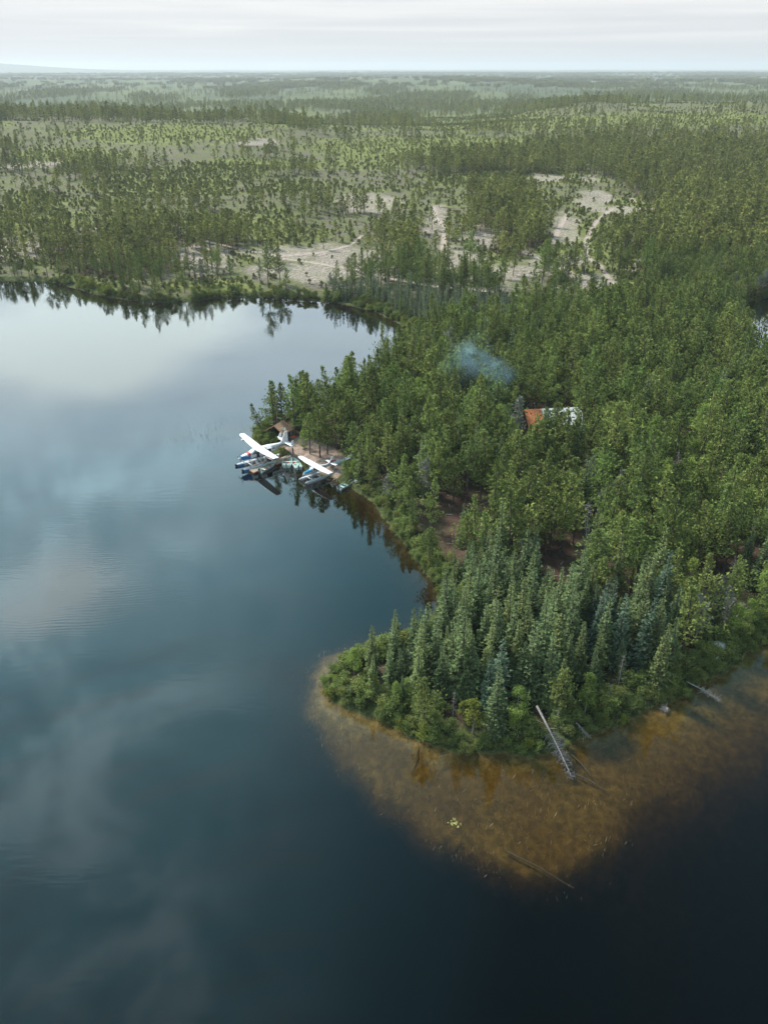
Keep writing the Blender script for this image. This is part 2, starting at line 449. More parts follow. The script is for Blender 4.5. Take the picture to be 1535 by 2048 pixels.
M['plankedge'] = plain('orange_timber', (.42, .22, .12), .8, var=.2, scale=4)
M['roofbrown'] = plain('brown_roofing', (.42, .26, .17), .9, var=.3, scale=4, bump=.5)
M['roofrust'] = plain('rusty_red_roofing', (.74, .23, .10), .8, var=.25, scale=3, bump=.4)
M['roofpale'] = plain('pale_metal_roofing', (.62, .63, .62), .5, var=.25, scale=5, bump=.3)
M['logwall'] = plain('brown_log_wall', (.16, .10, .06), .85, var=.3, scale=3, bump=.4)
M['tarp'] = plain('dark_teal_tarp', (.03, .08, .085), .6, var=.3, scale=2)
M['skin'] = plain('skin', (.42, .26, .19), .6, var=.05)
M['jacket'] = plain('dark_jacket', (.02, .023, .032), .8, var=.2, scale=12)
M['jeans'] = plain('blue_jeans', (.05, .08, .14), .8, var=.2, scale=12)
M['reed'] = plain('dry_reeds', (.42, .32, .20), .8, var=.3, scale=.5)
M['reedg'] = plain('grey_green_reeds', (.10, .13, .11), .8, var=.3, scale=.5)
M['lily'] = plain('lily_pads', (.22, .24, .08), .5, var=.2, scale=2)
M['yellow_p'] = plain('yellow_cloth', (.70, .55, .10), .7, var=.1)

# ------------------------------------------------------------------ ground
def build_ground():
    Ys = np.concatenate([np.arange(2500, 1620, -9), np.arange(1620, 820, -1.7), np.arange(820, 560, -1.2), np.arange(560, 200, -.85), np.arange(200, 146, -.5)])
    yl = np.array([g(767.5, Y)[1] for Y in Ys])
    Xs = np.arange(-520, 2060, 2.9)
    rows = []
    for Y in Ys:
        b = (1024 - Y) / F; t = -CH / (-sp + b * cp)
        rows.append(((Xs - 767.5) / F * t, np.full(Xs.shape, (cp + b * sp) * t)))
    last = rows[-1]
    for Dd in np.geomspace(last[1][0] * 1.06, 31500, 50):
        rows.append((last[0] * Dd / last[1][0], np.full(Xs.shape, Dd)))
    x = np.array([r_[0] for r_ in rows]); y = np.array([r_[1] for r_ in rows])
    nr, nc = x.shape
    x = x.ravel(); y = y.ravel()
    z, sd, shl = hgt(x, y)
    X, Y, sand, trk, grn, bch = masks(x, y, z)
    dn = np.zeros(x.shape)
    for P in DENSE: dn = np.maximum(dn, inpoly(X, Y, P) * 1.0)
    forest = np.maximum(sstep(-y, -330, -255), dn * sstep(-y, -620, -480) * sstep(fbm(x / 16, y / 16, 45, 3), .3, .5))
    forest = np.where(inpoly(X, Y, BOG), .0, forest)
    mask = (sand > .3) | (trk > .3)
    z = z - .10 * trk
    i = np.arange(nr * nc).reshape(nr, nc)
    Q = np.stack([i[:-1, :-1], i[:-1, 1:], i[1:, 1:], i[1:, :-1]], -1).reshape(-1, 4)
    m_, t = mat('ground')
    pos = t.node('ShaderNodeNewGeometry').outputs['Position']
    px_, py_, pz_ = t.sep(pos)
    A = {k: t.attr(k) for k in ('sand', 'trk', 'grn', 'forest', 'bch', 'sd', 'shl')}
    nf = t.noise(pos, .9, 5, .65); nm = t.noise(pos, .12, 5, .6); nl = t.noise(pos, .013, 5, .6)
    nx = t.noise(t.vm('MULTIPLY', pos, (1, .35, 1)), .6, 5, .7, 1.2)
    # open burnt ground: grey-taupe with litter
    c_ = t.mix(t.mr(nf, .3, .7), (.09, .077, .06), (.185, .158, .132))
    c_ = t.mix(t.mr(nx, .52, .66, 0, .6), c_, (.16, .155, .165))
    c_ = t.mix(t.mr(nm, .34, .56, 0, .85), c_, t.mix(t.mr(nf, .35, .65), (.088, .102, .038), (.155, .17, .064)))
    c_ = t.mix(t.m('MULTIPLY', A['grn'], t.mr(nf, .25, .55, .45, 1)), c_, t.mix(t.mr(nm, .35, .65), (.115, .138, .036), (.20, .22, .066)))
    # forest floor
    ff = t.mix(t.mr(nm, .4, .62), (.075, .045, .033), (.055, .058, .027)); ff = t.mix(t.mr(nf, .4, .8, 0, .5), ff, (.14, .085, .065))
    c_ = t.mix(A['forest'], c_, ff)
    # pale lichen sand
    sc = t.mix(t.mr(nf, .3, .7), (.215, .18, .152), (.40, .345, .30)); sc = t.mix(t.mr(nm, .44, .60, 0, .6), sc, (.25, .235, .18))
    sc = t.mix(t.mr(nx, .56, .66, 0, .6), sc, (.17, .125, .10))
    c_ = t.mix(t.m('MULTIPLY', A['sand'], t.mr(nf, .36, .56, .30, 1)), c_, sc)
    c_ = t.mix(t.m('MULTIPLY', A['bch'], t.mr(nf, .2, .5, .7, 1)), c_, t.mix(t.mr(nf, .3, .7), (.22, .155, .12), (.37, .285, .24)))
    c_ = t.mix(t.m('MULTIPLY', A['trk'], t.mr(nf, .2, .45, .75, 1)), c_, t.mix(t.mr(nf, .3, .7), (.31, .25, .21), (.44, .37, .32)))
    # shore greenery
    shg = t.m('MULTIPLY', t.mr(A['sd'], 6, 1.5), t.m('SUBTRACT', 1.0, A['bch'], clamp=True))
    c_ = t.mix(shg, c_, t.mix(t.mr(nf, .3, .7), (.03, .042, .015), (.085, .10, .034)))
    # far country: patches of wood, young growth
    nb1 = t.noise(t.vm('MULTIPLY', pos, (1, .32, 1)), .0030, 7, .68, .4); nb2 = t.noise(t.vm('MULTIPLY', pos, (1, .3, 1)), .0011, 5, .6)
    fc = t.mix(t.mr(nb1, .42, .60), (.115, .14, .062), (.06, .08, .042)); fc = t.mix(t.mr(nb2, .5, .62, 0, .7), fc, (.07, .095, .055))
    fc = t.mix(t.mr(t.noise(pos, .05, 5, .7), .5, .7, 0, .5), fc, (.09, .125, .05))
    c_ = t.mix(t.mr(py_, 1100, 2300), c_, fc)
    # lake bed
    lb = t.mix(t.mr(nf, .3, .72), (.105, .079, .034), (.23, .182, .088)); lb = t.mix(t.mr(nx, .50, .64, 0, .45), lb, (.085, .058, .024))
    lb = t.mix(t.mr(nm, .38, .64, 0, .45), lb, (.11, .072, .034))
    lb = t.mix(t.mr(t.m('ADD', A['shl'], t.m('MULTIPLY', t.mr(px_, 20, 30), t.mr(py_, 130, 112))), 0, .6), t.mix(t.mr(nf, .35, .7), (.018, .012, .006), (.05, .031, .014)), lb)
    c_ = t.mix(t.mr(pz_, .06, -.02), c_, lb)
    b = t.node('ShaderNodeBsdfPrincipled'); t.l.new(c_, b.inputs['Base Color']); b.inputs['Roughness'].default_value = .95
    b.inputs['Specular IOR Level'].default_value = .1
    bp = t.node('ShaderNodeBump'); bp.inputs['Strength'].default_value = .8; bp.inputs['Distance'].default_value = .5
    t.l.new(t.m('ADD', nf, t.m('MULTIPLY', nx, .6)), bp.inputs['Height']); t.l.new(bp.outputs[0], b.inputs['Normal'])
    t.l.new(b.outputs[0], t.out.inputs[0])
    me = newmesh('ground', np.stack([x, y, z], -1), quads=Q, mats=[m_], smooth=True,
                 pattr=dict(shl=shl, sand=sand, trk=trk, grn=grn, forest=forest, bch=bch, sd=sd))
    tag(link('ground', me), kind='structure')


build_ground()


def box_mesh(name, a, b, m_):
    v = [(x, y, z) for z in (a[2], b[2]) for y in (a[1], b[1]) for x in (a[0], b[0])]
    f = [(0, 2, 3, 1), (4, 5, 7, 6), (0, 1, 5, 4), (2, 6, 7, 3), (0, 4, 6, 2), (1, 3, 7, 5)]
    return newmesh(name, v, f, mats=[m_])


def build_water():
    m_, t = mat('lake_water')
    pos = t.node('ShaderNodeNewGeometry').outputs['Position']
    r1 = t.noise(t.vm('MULTIPLY', pos, (.35, 1.2, 1)), .9, 4, .55, .4)
    patch = t.mr(t.noise(pos, .02, 3, .6, .5), .46, .66)
    # slow rings left by a breeze, centred in the open lake
    wv = t.node('ShaderNodeTexWave'); wv.wave_type = 'RINGS'; wv.rings_direction = 'SPHERICAL'; wv.wave_profile = 'SIN'
    t.l.new(t.vm('ADD', pos, (58.0, -215.0, 0)), wv.inputs[0]); wv.inputs['Scale'].default_value = .42; wv.inputs['Distortion'].default_value = 9.0
    wv.inputs['Detail'].default_value = 3; wv.inputs['Detail Scale'].default_value = .35
    px_, py_, pz_ = t.sep(pos)
    ringm = t.m('MULTIPLY', t.mr(px_, -10, -30), t.m('MULTIPLY', t.mr(py_, 90, 105), t.mr(py_, 150, 130)))
    ringm = t.m('MULTIPLY', ringm, t.mr(t.noise(pos, .06, 3, .6), .42, .6))
    h = t.m('ADD', t.m('MULTIPLY', r1, t.m('ADD', .10, t.m('MULTIPLY', patch, .35))), t.m('MULTIPLY', wv.outputs['Fac'], t.m('MULTIPLY', ringm, .06)))
    bp = t.node('ShaderNodeBump'); bp.inputs['Strength'].default_value = 1.0; bp.inputs['Distance'].default_value = .035
    t.l.new(h, bp.inputs['Height'])
    lw = t.node('ShaderNodeLayerWeight'); lw.inputs[0].default_value = .5; t.l.new(bp.outputs[0], lw.inputs['Normal'])
    fac = t.m('ADD', t.m('MULTIPLY', t.m('POWER', lw.outputs['Facing'], 2.4), .97), .023)
    gl = t.node('ShaderNodeBsdfGlossy'); gl.inputs['Color'].default_value = (.84, .98, 1.0, 1); gl.inputs['Roughness'].default_value = .035
    t.l.new(bp.outputs[0], gl.inputs['Normal'])
    tr = t.node('ShaderNodeBsdfTransparent')
    mx_ = t.node('ShaderNodeMixShader'); t.l.new(fac, mx_.inputs[0]); t.l.new(tr.outputs[0], mx_.inputs[1]); t.l.new(gl.outputs[0], mx_.inputs[2])
    t.l.new(mx_.outputs[0], t.out.inputs[0])
    va = t.node('ShaderNodeVolumeAbsorption'); va.inputs['Color'].default_value = (.635, .52, .12, 1); va.inputs['Density'].default_value = 1.15
    t.l.new(va.outputs[0], t.out.inputs['Volume'])
    tag(link('lake_water', box_mesh('lake_water', (-2500, -1500, -14), (2500, 2600, 0), m_)), kind='structure')


build_water()
def build_haze():
    m_, t = mat('haze')
    pv = t.node('ShaderNodeVolumePrincipled'); pv.inputs['Color'].default_value = (.82, .88, .98, 1)
    pv.inputs['Density'].default_value = 8.0e-5; pv.inputs['Anisotropy'].default_value = .2
    t.l.new(pv.outputs[0], t.out.inputs['Volume'])
    tag(link('haze', box_mesh('haze', (-26000, -1600, -30), (26000, 33000, 230), m_)), kind='stuff')


build_haze()

# ------------------------------------------------------------------ tree meshes
def kites(P, D, S):
    V = np.stack([P, P + D * .45 + S, P + D, P + D * .45 - S], 1).reshape(-1, 3)
    return V, np.arange(len(V)).reshape(-1, 4)


def unit(a):
    return a / (np.linalg.norm(a, axis=-1, keepdims=True) + 1e-9)


def sprays(P, D, length, width, r_, flat=.5):
    """kites from P along D; blade plane mostly facing up"""
    n = len(P)
    D = unit(D)
    up = np.array([0, 0, 1.0]) + r_.normal(0, flat, (n, 3))
    S = unit(np.cross(D, up)) * (width * r_.uniform(.7, 1.3, (n, 1)))
    return P, D * (length * r_.uniform(.7, 1.3, (n, 1))), S


def tube(pts, rad, n=6):
    V = []; Fq = []
    pts = [np.array(p, float) for p in pts]
    for i, p in enumerate(pts):
        d_ = pts[min(i + 1, len(pts) - 1)] - pts[max(i - 1, 0)]; d_ = d_ / (np.linalg.norm(d_) + 1e-9)
        a = np.cross(d_, (0, 1, .01) if abs(d_[1]) < .9 else (1, 0, 0)); a /= np.linalg.norm(a); b = np.cross(d_, a)
        for k in range(n):
            th = 2 * math.pi * k / n
            V.append(p + rad[i] * (math.cos(th) * a + math.sin(th) * b))
    for i in range(len(pts) - 1):
        for k in range(n):
            Fq.append((i * n + k, i * n + (k + 1) % n, (i + 1) * n + (k + 1) % n, (i + 1) * n + k))
    return np.array(V), np.array(Fq)


def cat(parts):
    V = []; Q = []; A = []; o = 0
    for v, q, a in parts:
        V.append(v); Q.append(q + o); o += len(v); A.append(np.broadcast_to(a, (len(q),)))
    return np.concatenate(V), np.concatenate(Q), np.concatenate(A)


def gen_spruce(h, r, seed, q=1.0, narrow=False, gap=.0):
    r_ = np.random.default_rng(seed)
    dz_ = .30 / q; nw = max(8, int(h / dz_))
    P = []; D = []; Vv = []; br = []; Ls = []
    sway = r_.normal(0, .02 * h, 2)
    phase = r_.uniform(0, 6.28, 3)
    for i in range(nw):
        t = .04 + .95 * (i + r_.uniform(-.3, .3)) / nw
        z = t * h
        Rr = r * (max(1 - t, 0) ** (.95 if not narrow else .6)) * (1.18 if not narrow else 1) * r_.uniform(.75, 1.15) + .10
        Rr *= 1 - gap * r_.random() * (t < .7)
        nb = max(3, int((8 if not narrow else 6) * (.5 + .6 * (1 - t)) * q ** .5))
        cx = sway * t * t
        for k in range(nb):
            a = 6.283 * (k + r_.random()) / nb + i
            lump = 1 + .22 * math.sin(a * 2 + phase[0] + z * 1.3) + .15 * math.sin(a * 3 + phase[1] - z * 2.1)
            Lb = Rr * lump * r_.uniform(.8, 1.12)
            sl = -.45 + .85 * t + r_.normal(0, .12)
            o = np.array([math.cos(a), math.sin(a), 0])
            s0 = max(1, int(Lb * q / .25)); bv = r_.uniform(.35, .75)
            for s in range(s0):
                f = (s + .6 + r_.uniform(-.3, .3)) / s0
                f = max(f, .15)
                p = np.array([cx[0], cx[1], z]) + o * Lb * f + np.array([0, 0, sl * Lb * f + .28 * Lb * f * f])
                for j in range(3 if q > .7 else 2):
                    aa = a + r_.normal(0, .75)
                    dd_ = np.array([math.cos(aa), math.sin(aa), sl * .5 + .25 + r_.normal(0, .35)])
                    P.append(p + r_.normal(0, .05, 3)); D.append(dd_); Vv.append(bv + r_.uniform(-.22, .25)); Ls.append(.42 + .7 * min(1, (1 - t) * 2.2))
            br.append((np.array([cx[0], cx[1], z]), np.array([cx[0], cx[1], z]) + o * Lb * .9 + np.array([0, 0, (sl + .25) * Lb * .9])))
    for _ in range(10):
        P.append(np.array([sway[0], sway[1], h * .965])); D.append(np.array([*r_.normal(0, .2, 2), 1.])); Vv.append(.7); Ls.append(.7)
    P = np.array(P); D = np.array(D); Vv = np.clip(np.array(Vv), 0, 1)
    Ls = np.array(Ls)[:, None]; a_ = sprays(P, D, .40 / q ** .8 * Ls, .115 / q ** .8 * Ls ** .7, r_, .45)
    V, Q = kites(*a_)
    pts = [(sway[0] * t * t, sway[1] * t * t, h * t - (.3 if t == 0 else 0)) for t in (0, .25, .5, .75, .98)]
    tv, tq = tube(pts, [h * .016 * (1 - t) + .02 for t in (0, .25, .5, .75, .98)])
    parts = [(tv, tq, .5)]
    if q > .7:
        for p0, p1 in br[::3]:
            a2, b2 = tube([p0, p1], [.03, .008], 3); parts.append((a2, b2, .5))
    return (V, Q, Vv), cat(parts)


def gen_pine(h, r, seed, q=1.0, base=.35, lichen=False, top=1.0):
    r_ = np.random.default_rng(seed)
    P = []; D = []; Vv = []; br = []
    lean = r_.normal(0, .035 * h, 2)
    nb = int((42 + h * 3.8) * q ** .6)
    ph = r_.uniform(0, 6.28, 4)
    for i in range(nb):
        t = base + (1 - base) * ((i + r_.random()) / nb) ** .95
        tt = (t - base) / (1 - base)
        prof = (min(1, .5 + tt * 2.2)) * (1 - tt) ** 1.0 * 1.32 + .05
        a = r_.uniform(0, 6.283)
        lump = 1 + .35 * math.sin(a + ph[0] + tt * 4) + .22 * math.sin(2 * a + ph[1] - tt * 7)
        Lb = r * prof * lump * r_.uniform(.6, 1.2)
        sl = .15 + .65 * tt + r_.normal(0, .15)
        o = np.array([math.cos(a), math.sin(a), sl])
        c0 = np.array([lean[0] * t * t, lean[1] * t * t, t * h * .985])
        nt = max(2, int(Lb * 3.5 * q ** .7)); bv = r_.uniform(.38, .80)
        for s in range(nt):
            f = .22 + .78 * (s + r_.random()) / nt
            spread = .32 * Lb * f
            p = c0 + o * Lb * f + np.array([0, 0, .22 * Lb * f * f]) + r_.normal(0, 1, 3) * np.array([spread, spread, spread * .45]) * .6
            k = 6 if q > .7 else 3
            for j in range(k):
                dd_ = np.array([math.cos(a), math.sin(a), .75]) * .9 + r_.normal(0, .62, 3)
                P.append(p); D.append(dd_); Vv.append(bv + r_.uniform(-.22, .25))
        br.append((c0, c0 + o * Lb * .9 + np.array([0, 0, .2 * Lb])))
    for _ in range(int(14 * q) + 4):
        P.append(np.array([lean[0], lean[1], h * .955]) + r_.normal(0, .10, 3)); D.append(np.array([*r_.normal(0, .45, 2), 1.])); Vv.append(.85)
    P = np.array(P); D = np.array(D); Vv = np.clip(np.array(Vv), 0, 1)
    V, Q = kites(*sprays(P, D, .40 / q ** .75, .085 / q ** .9, r_, .6))
    ts = (0, .2, .4, .6, .8, .97)
    tv, tq = tube([(lean[0] * t * t, lean[1] * t * t, h * t - (.3 if t == 0 else 0)) for t in ts], [h * .0135 * (1 - t) + .025 for t in ts])
    parts = [(tv, tq, .5)]
    if q > .7:
        for p0, p1 in br[::2]:
            a2, b2 = tube([p0, (p0 + p1) / 2 + [0, 0, -.05], p1], [.035, .02, .008], 3); parts.append((a2, b2, .5))
        for _ in range(16):   # dead lower limbs
            t = r_.uniform(.12, base + .15); a = r_.uniform(0, 6.28); Lb = r_.uniform(.5, 1.5)
            c0 = np.array([lean[0] * t * t, lean[1] * t * t, t * h])
            a2, b2 = tube([c0, c0 + np.array([math.cos(a) * Lb, math.sin(a) * Lb, r_.uniform(-.3, .3)])], [.025, .008], 3); parts.append((a2, b2, .5))
    return (V, Q, Vv), cat(parts)


def gen_leafy(h, r, seed, n=26, leaf=.2, base=.25, per=70, shrub=False, q=1.0):
    r_ = np.random.default_rng(seed)
    P = []; Vv = []; cs = []
    for i in range(n):
        t = base + (1 - base) * r_.random() ** .8
        prof = math.sin(min(1, ((t - base) / (1 - base)) * .85 + .18) * math.pi) ** .6 if not shrub else (1 - ((t - base) / (1 - base)) ** 2) ** .5
        a = r_.uniform(0, 6.283); rr = r * prof * r_.uniform(.25, .85)
        cpt = np.array([math.cos(a) * rr, math.sin(a) * rr, t * h * .93]); cs.append(cpt)
        cr_ = r * r_.uniform(.26, .46)
        m_ = int(per * q)
        dv = unit(r_.normal(0, 1, (m_, 3))); rad = cr_ * r_.uniform(.35, 1.1, (m_, 1))
        p = cpt + dv * rad * np.array([1, 1, .75])
        P.append(p); Vv.append(r_.uniform(.35, .75) + r_.uniform(-.22, .25, m_))
    P = np.concatenate(P); Vv = np.clip(np.concatenate(Vv), 0, 1)
    P[:, 2] = np.maximum(P[:, 2], .03)
    D = r_.normal(0, 1, P.shape) + np.array([0, 0, -.1])
    V, Q = kites(*sprays(P, D, leaf / q ** .5, leaf * .42 / q ** .5, r_, .5))
    parts = []
    ns = 1 if not shrub else 4
    for s in range(ns):
        off = r_.normal(0, .12 * r, 2) * (s > 0)
        tv, tq = tube([(off[0], off[1], -.25), (off[0] * 1.4, off[1] * 1.4, h * .4), (off[0] * 2, off[1] * 2, h * .85)], [h * .012 + .02, h * .009 + .012, .012]); parts.append((tv, tq, .5))
    for cpt in cs[:14]:
        tv, tq = tube([(0, 0, max(.1, cpt[2] - r * .7)), cpt], [.03, .01], 3); parts.append((tv, tq, .5))
    return (V, Q, Vv), cat(parts)


def gen_dead(h, seed, nbr=34, tw=True, bl=1.3):
    r_ = np.random.default_rng(seed)
    lean = r_.normal(0, .06 * h, 2); ts = (0, .3, .6, .85, 1)
    f = lambda t: np.array([lean[0] * t * t, lean[1] * t * t, h * t])
    tv, tq = tube([f(t) - ([0, 0, .3] if t == 0 else 0) for t in ts], [h * .012 * (1 - t) + .018 for t in ts], 5)
    tr = (tv, tq, np.full(len(tq), .5)); parts = []
    for i in range(nbr):
        t = r_.uniform(.15, .98); a = r_.uniform(0, 6.28); Lb = bl * (1.15 - t) * r_.uniform(.4, 1.2) + .2
        c0 = f(t); c1 = c0 + np.array([math.cos(a) * Lb, math.sin(a) * Lb, r_.uniform(-.2, .5) * Lb])
        parts.append((*tube([c0, c1], [.028, .012], 3), .4))
        if tw:
            for _ in range(3):
                p = c0 + (c1 - c0) * r_.uniform(.3, 1); parts.append((*tube([p, p + r_.normal(0, .3, 3)], [.014, .007], 3), .7))
    return cat(parts), cat([tr])


PROT = {}


def proto(kind, gens, crown_m, trunk_m):
    L = []
    for k, (cr_, tr_) in enumerate(gens):
        cm = newmesh(kind + '_crown', cr_[0], quads=cr_[1], fattr=cr_[2], mats=[crown_m])
        tm = newmesh(kind + '_trunk', tr_[0], quads=tr_[1], fattr=tr_[2], mats=[trunk_m], smooth=True)
        V = np.concatenate([cr_[0], tr_[0]]); Q = np.concatenate([cr_[1], tr_[1] + len(cr_[0])])
        both = newmesh(kind, V, quads=Q, fattr=np.concatenate([cr_[2], tr_[2]]), mats=[crown_m, trunk_m], mi=[0] * len(cr_[1]) + [1] * len(tr_[1]))
        L.append((cm, tm, both))
    PROT[kind] = L


U = random.uniform
proto('pine', [gen_pine(12.6 - .6 * (s % 3), 2.0 + .2 * (s % 4), 100 + s, 1.0, .18 + .06 * (s % 4)) for s in range(10)], M['pine'], M['bark'])
proto('lichenpine', [gen_pine(10, 1.9, 140 + s, 1.0, .3) for s in range(3)], M['lichen'], M['greybark'])
proto('spruce', [gen_spruce(11.3, 1.05 + .07 * s, 200 + s) for s in range(7)], M['spruce'], M['bark'])
proto('bluespruce', [gen_spruce(10.8, 1.15 + .1 * s, 230 + s) for s in range(3)], M['blue'], M['bark'])
proto('blackspruce', [gen_spruce(9, .62 + .06 * s, 260 + s, .8, True, .3) for s in range(5)], M['bspruce'], M['greybark'])
proto('birch', [gen_leafy(8, 1.95, 300 + s, 36, .2, .06 + .04 * s) for s in range(5)], M['birch'], M['birchbark'])
proto('yellowbirch', [gen_leafy(4, 1.1, 330 + s, 20, .18) for s in range(2)], M['yellow'], M['greybark'])
proto('shrub', [gen_leafy(2.0, 1.5, 350 + s, 16, .17, .12, 60, True) for s in range(6)], M['shrub'], M['bark'])
proto('yellowshrub', [gen_leafy(2.0, 1.4, 380 + s, 16, .17, .12, 60, True) for s in range(3)], M['yellow'], M['bark'])
proto('dead', [gen_dead(8.5, 400 + s) for s in range(5)], M['greybark'], M['greybark'])
proto('rustpine', [gen_pine(9, 1.9, 440 + s, 1.0, .25) for s in range(2)], M['rust'], M['bark'])
proto('sapling', [gen_leafy(1.7 + .25 * s, 1.15, 460 + s, 9, .34, .10, 34, True) for s in range(4)], M['sapling'], M['bark'])
proto('farpine', [gen_pine(10.5, 2.0 + .2 * (s % 3), 500 + s, .34, .12 + .05 * (s % 4)) for s in range(8)], M['farwood'], M['bark'])
proto('fardead', [gen_dead(9, 520 + s, 16, False, 1.0) for s in range(3)], M['greybark'], M['greybark'])


def gen_clump(seed, n, spread):
    r_ = np.random.default_rng(seed); ps = []; Vs = []; o = 0
    for k in range(n):
        c_, t_ = gen_pine(r_.uniform(8, 13), 2.2, seed * 31 + k, .12, .15)
        ps.append((c_[0] + np.array([*r_.uniform(-spread, spread, 2), 0]), c_[1], c_[2]))
    return cat(ps), cat([(np.zeros((4, 3)) + np.array([0, 0, -1]) + np.eye(4, 3) * .1, np.array([[0, 1, 2, 3]]), .5)])


proto('clump', [gen_clump(600 + s, 14, 15) for s in range(5)], M['farwood'], M['bark'])

# ------------------------------------------------------------------ tree placement
T = {k: [] for k in PROT}      # kind -> list of (x, y, z, scale, rot, scalez)
SPECIAL = []


def cells(x0, x1, y0, y1, s, seed, jit=.85):
    r_ = np.random.default_rng(seed)
    gx, gy = np.meshgrid(np.arange(x0, x1, s), np.arange(y0, y1, s))
    gx = gx + (np.arange(gx.shape[0]) % 2)[:, None] * s * .5
    x = gx.ravel() + r_.uniform(-.5, .5, gx.size) * s * jit; y = gy.ravel() + r_.uniform(-.5, .5, gx.size) * s * jit
    return x, y, r_


def add(kind, x, y, z, sc, r_, squash=.1):
    for i in range(len(x)):
        T[kind].append((x[i], y[i], z[i], sc[i], r_.uniform(0, 6.28), sc[i] * r_.uniform(1 - squash, 1 + squash)))


CABIN = gt(1100, 858)
# things trees must keep off: (x, y, radius)
KEEP = [(*gt(1092, 884)[:2], 7), (*gt(1080, 910)[:2], 5.5), (*gt(1120, 905)[:2], 5), (*g(530, 905, 0)[:2], 7.5), (*g(500, 925, 0)[:2], 7), (*g(545, 922, 0)[:2], 5.5), (*g(632, 940, 0)[:2], 6), (CABIN[0], CABIN[1], 7.5), (*g(590, 900, 1)[:2], 6.0), (*g(558, 873, 0)[:2], 3.4),
        (*g(610, 905, 1)[:2], 4), (*g(690, 922, 1)[:2], 3.5), (*g(665, 938, 1)[:2], 4), (*g(1105, 1150, 1)[:2], 4.5)]


def keep_ok(x, y):
    ok = np.ones(x.shape, bool)
    for a, b, r0 in KEEP: ok &= (x - a) ** 2 + (y - b) ** 2 > r0 * r0
    return ok


# near forest ( < 345 m )
x, y, r_ = cells(-230, 330, 74, 345, 3.35, 11)
z, sd, _ = hgt(x, y)
X, Y, sand, trk, grn, bch = masks(x, y, z)
ok = (sd > 1.2) & keep_ok(x, y) & (X > -260) & (X < 1800)
u = r_.random(len(x)); nn = fbm(x / 13, y / 13, 71, 3); u2 = r_.random(len(x))
inS = inpoly(X, Y, SPRUCE); inB = inpoly(X, Y, BOG)
clr = np.zeros(x.shape)
for a, b, rx, ry in CLEAR: clr = np.maximum(clr, sstep(-(((X - a) / rx) ** 2 + ((Y - b) / ry) ** 2), -1.5, -.7))
north = y > 262        # the open country beyond the lake
dens = np.where(north, .42 + .5 * sstep(nn, .45, .6), .90)
dn = np.zeros(x.shape, bool)
for P in DENSE: dn |= inpoly(X, Y, P)
dens = np.where(dn, np.where(X < 520, .78, .95), dens)
dens = np.where(north & (X > 1150), .78, dens)
dens *= (1 - (.97 - .35 * sstep(nn, .5, .6)) * sand) * (1 - trk) * (1 - .93 * bch) * (1 - .95 * clr) * np.where(north, 1 - .8 * grn * ~dn, 1)
dens = np.where((sd < 3) & ~north, dens * .7, dens)
dens *= ~((X < 800) & (Y > 1285)) * np.where(inpoly(X, Y, [(440, 500), (700, 478), (765, 560), (660, 606), (440, 592)]), .32, 1) * np.where(inpoly(X, Y, [(985, 560), (1250, 560), (1270, 610), (1200, 632), (1100, 628), (1000, 612)]), .12, 1)
dens = np.where((sd < 14) & north & (X < 640), dens * np.where((X > 380) & (X < 640), .08, .5), dens)
isP = ok & ~inS & ~inB & (u < dens)
broad = np.zeros(x.shape)
for a, b, rx, ry in [(1350, 960, 130, 80), (1200, 905, 70, 28), (1120, 1000, 60, 35), (1500, 1270, 80, 60), (1050, 905, 60, 25), (1480, 1010, 60, 60), (1420, 1230, 80, 22), (820, 850, 40, 30), (1010, 900, 40, 20)]:
    broad = np.maximum(broad, sstep(-(((X - a) / rx) ** 2 + ((Y - b) / ry) ** 2), -1.3, -.6))
bsel = isP & (u2 < broad * .72)
lsel = isP & ~bsel & (u2 > .975 - .05 * (sd < 9) * ~north - .012 * north)
dsel = isP & ~bsel & ~lsel & (u2 > .95 - .10 * ((sd < 22) & north & (X < 420) & (X > 120)))
psel = isP & ~bsel & ~lsel & ~dsel
ssel = psel & (r_.random(len(x)) < .09 + .2 * (Y > 1150)) & ~north; psel &= ~ssel
rsel = psel & (r_.random(len(x)) < .006); psel &= ~rsel
sc = np.interp(sd, [1, 8, 30], [.78, 1.0, 1.06]) * r_.normal(1.0, .18, len(x)) * np.where(north, np.where(X < 520, .74, .86), 1) * np.where(nn > .55, 1.06, .95)
sc = np.clip(sc, .4, 1.4)
add('pine', x[psel], y[psel], z[psel], sc[psel], r_)
add('spruce', x[ssel], y[ssel], z[ssel], sc[ssel] * .95, r_); add('rustpine', x[rsel], y[rsel], z[rsel], sc[rsel] * .8, r_)
add('birch', x[bsel], y[bsel], z[bsel], sc[bsel] * .98, r_)
add('lichenpine', x[lsel], y[lsel], z[lsel], sc[lsel] * .9, r_)
add('dead', x[dsel], y[dsel], z[dsel], sc[dsel] * .95, r_)
# spruce stand on the point
x, y, r_ = cells(-20, 80, 70, 125, 2.45, 12)
z, sd, _ = hgt(x, y); X, Y, _z = proj(x, y, z)
m_ = inpoly(X, Y, SPRUCE) & (sd > 1.8) & (r_.random(len(x)) < .94) & (((X - 1105) / 46) ** 2 + ((Y - 1190) / 44) ** 2 > 1)
sc = np.interp(sd, [1, 5, 12], [.46, .82, .98]) * r_.normal(1.0, .2, len(x)) * np.interp(X, [690, 800, 900], [.55, .8, 1])
bl_ = m_ & (fbm(x / 7, y / 7, 91, 2) + .0014 * (X - 1150) > .55) & (r_.random(len(x)) < .45)
add('bluespruce', x[bl_], y[bl_], z[bl_], sc[bl_], r_); m_ &= ~bl_
add('spruce', x[m_], y[m_], z[m_], sc[m_], r_)
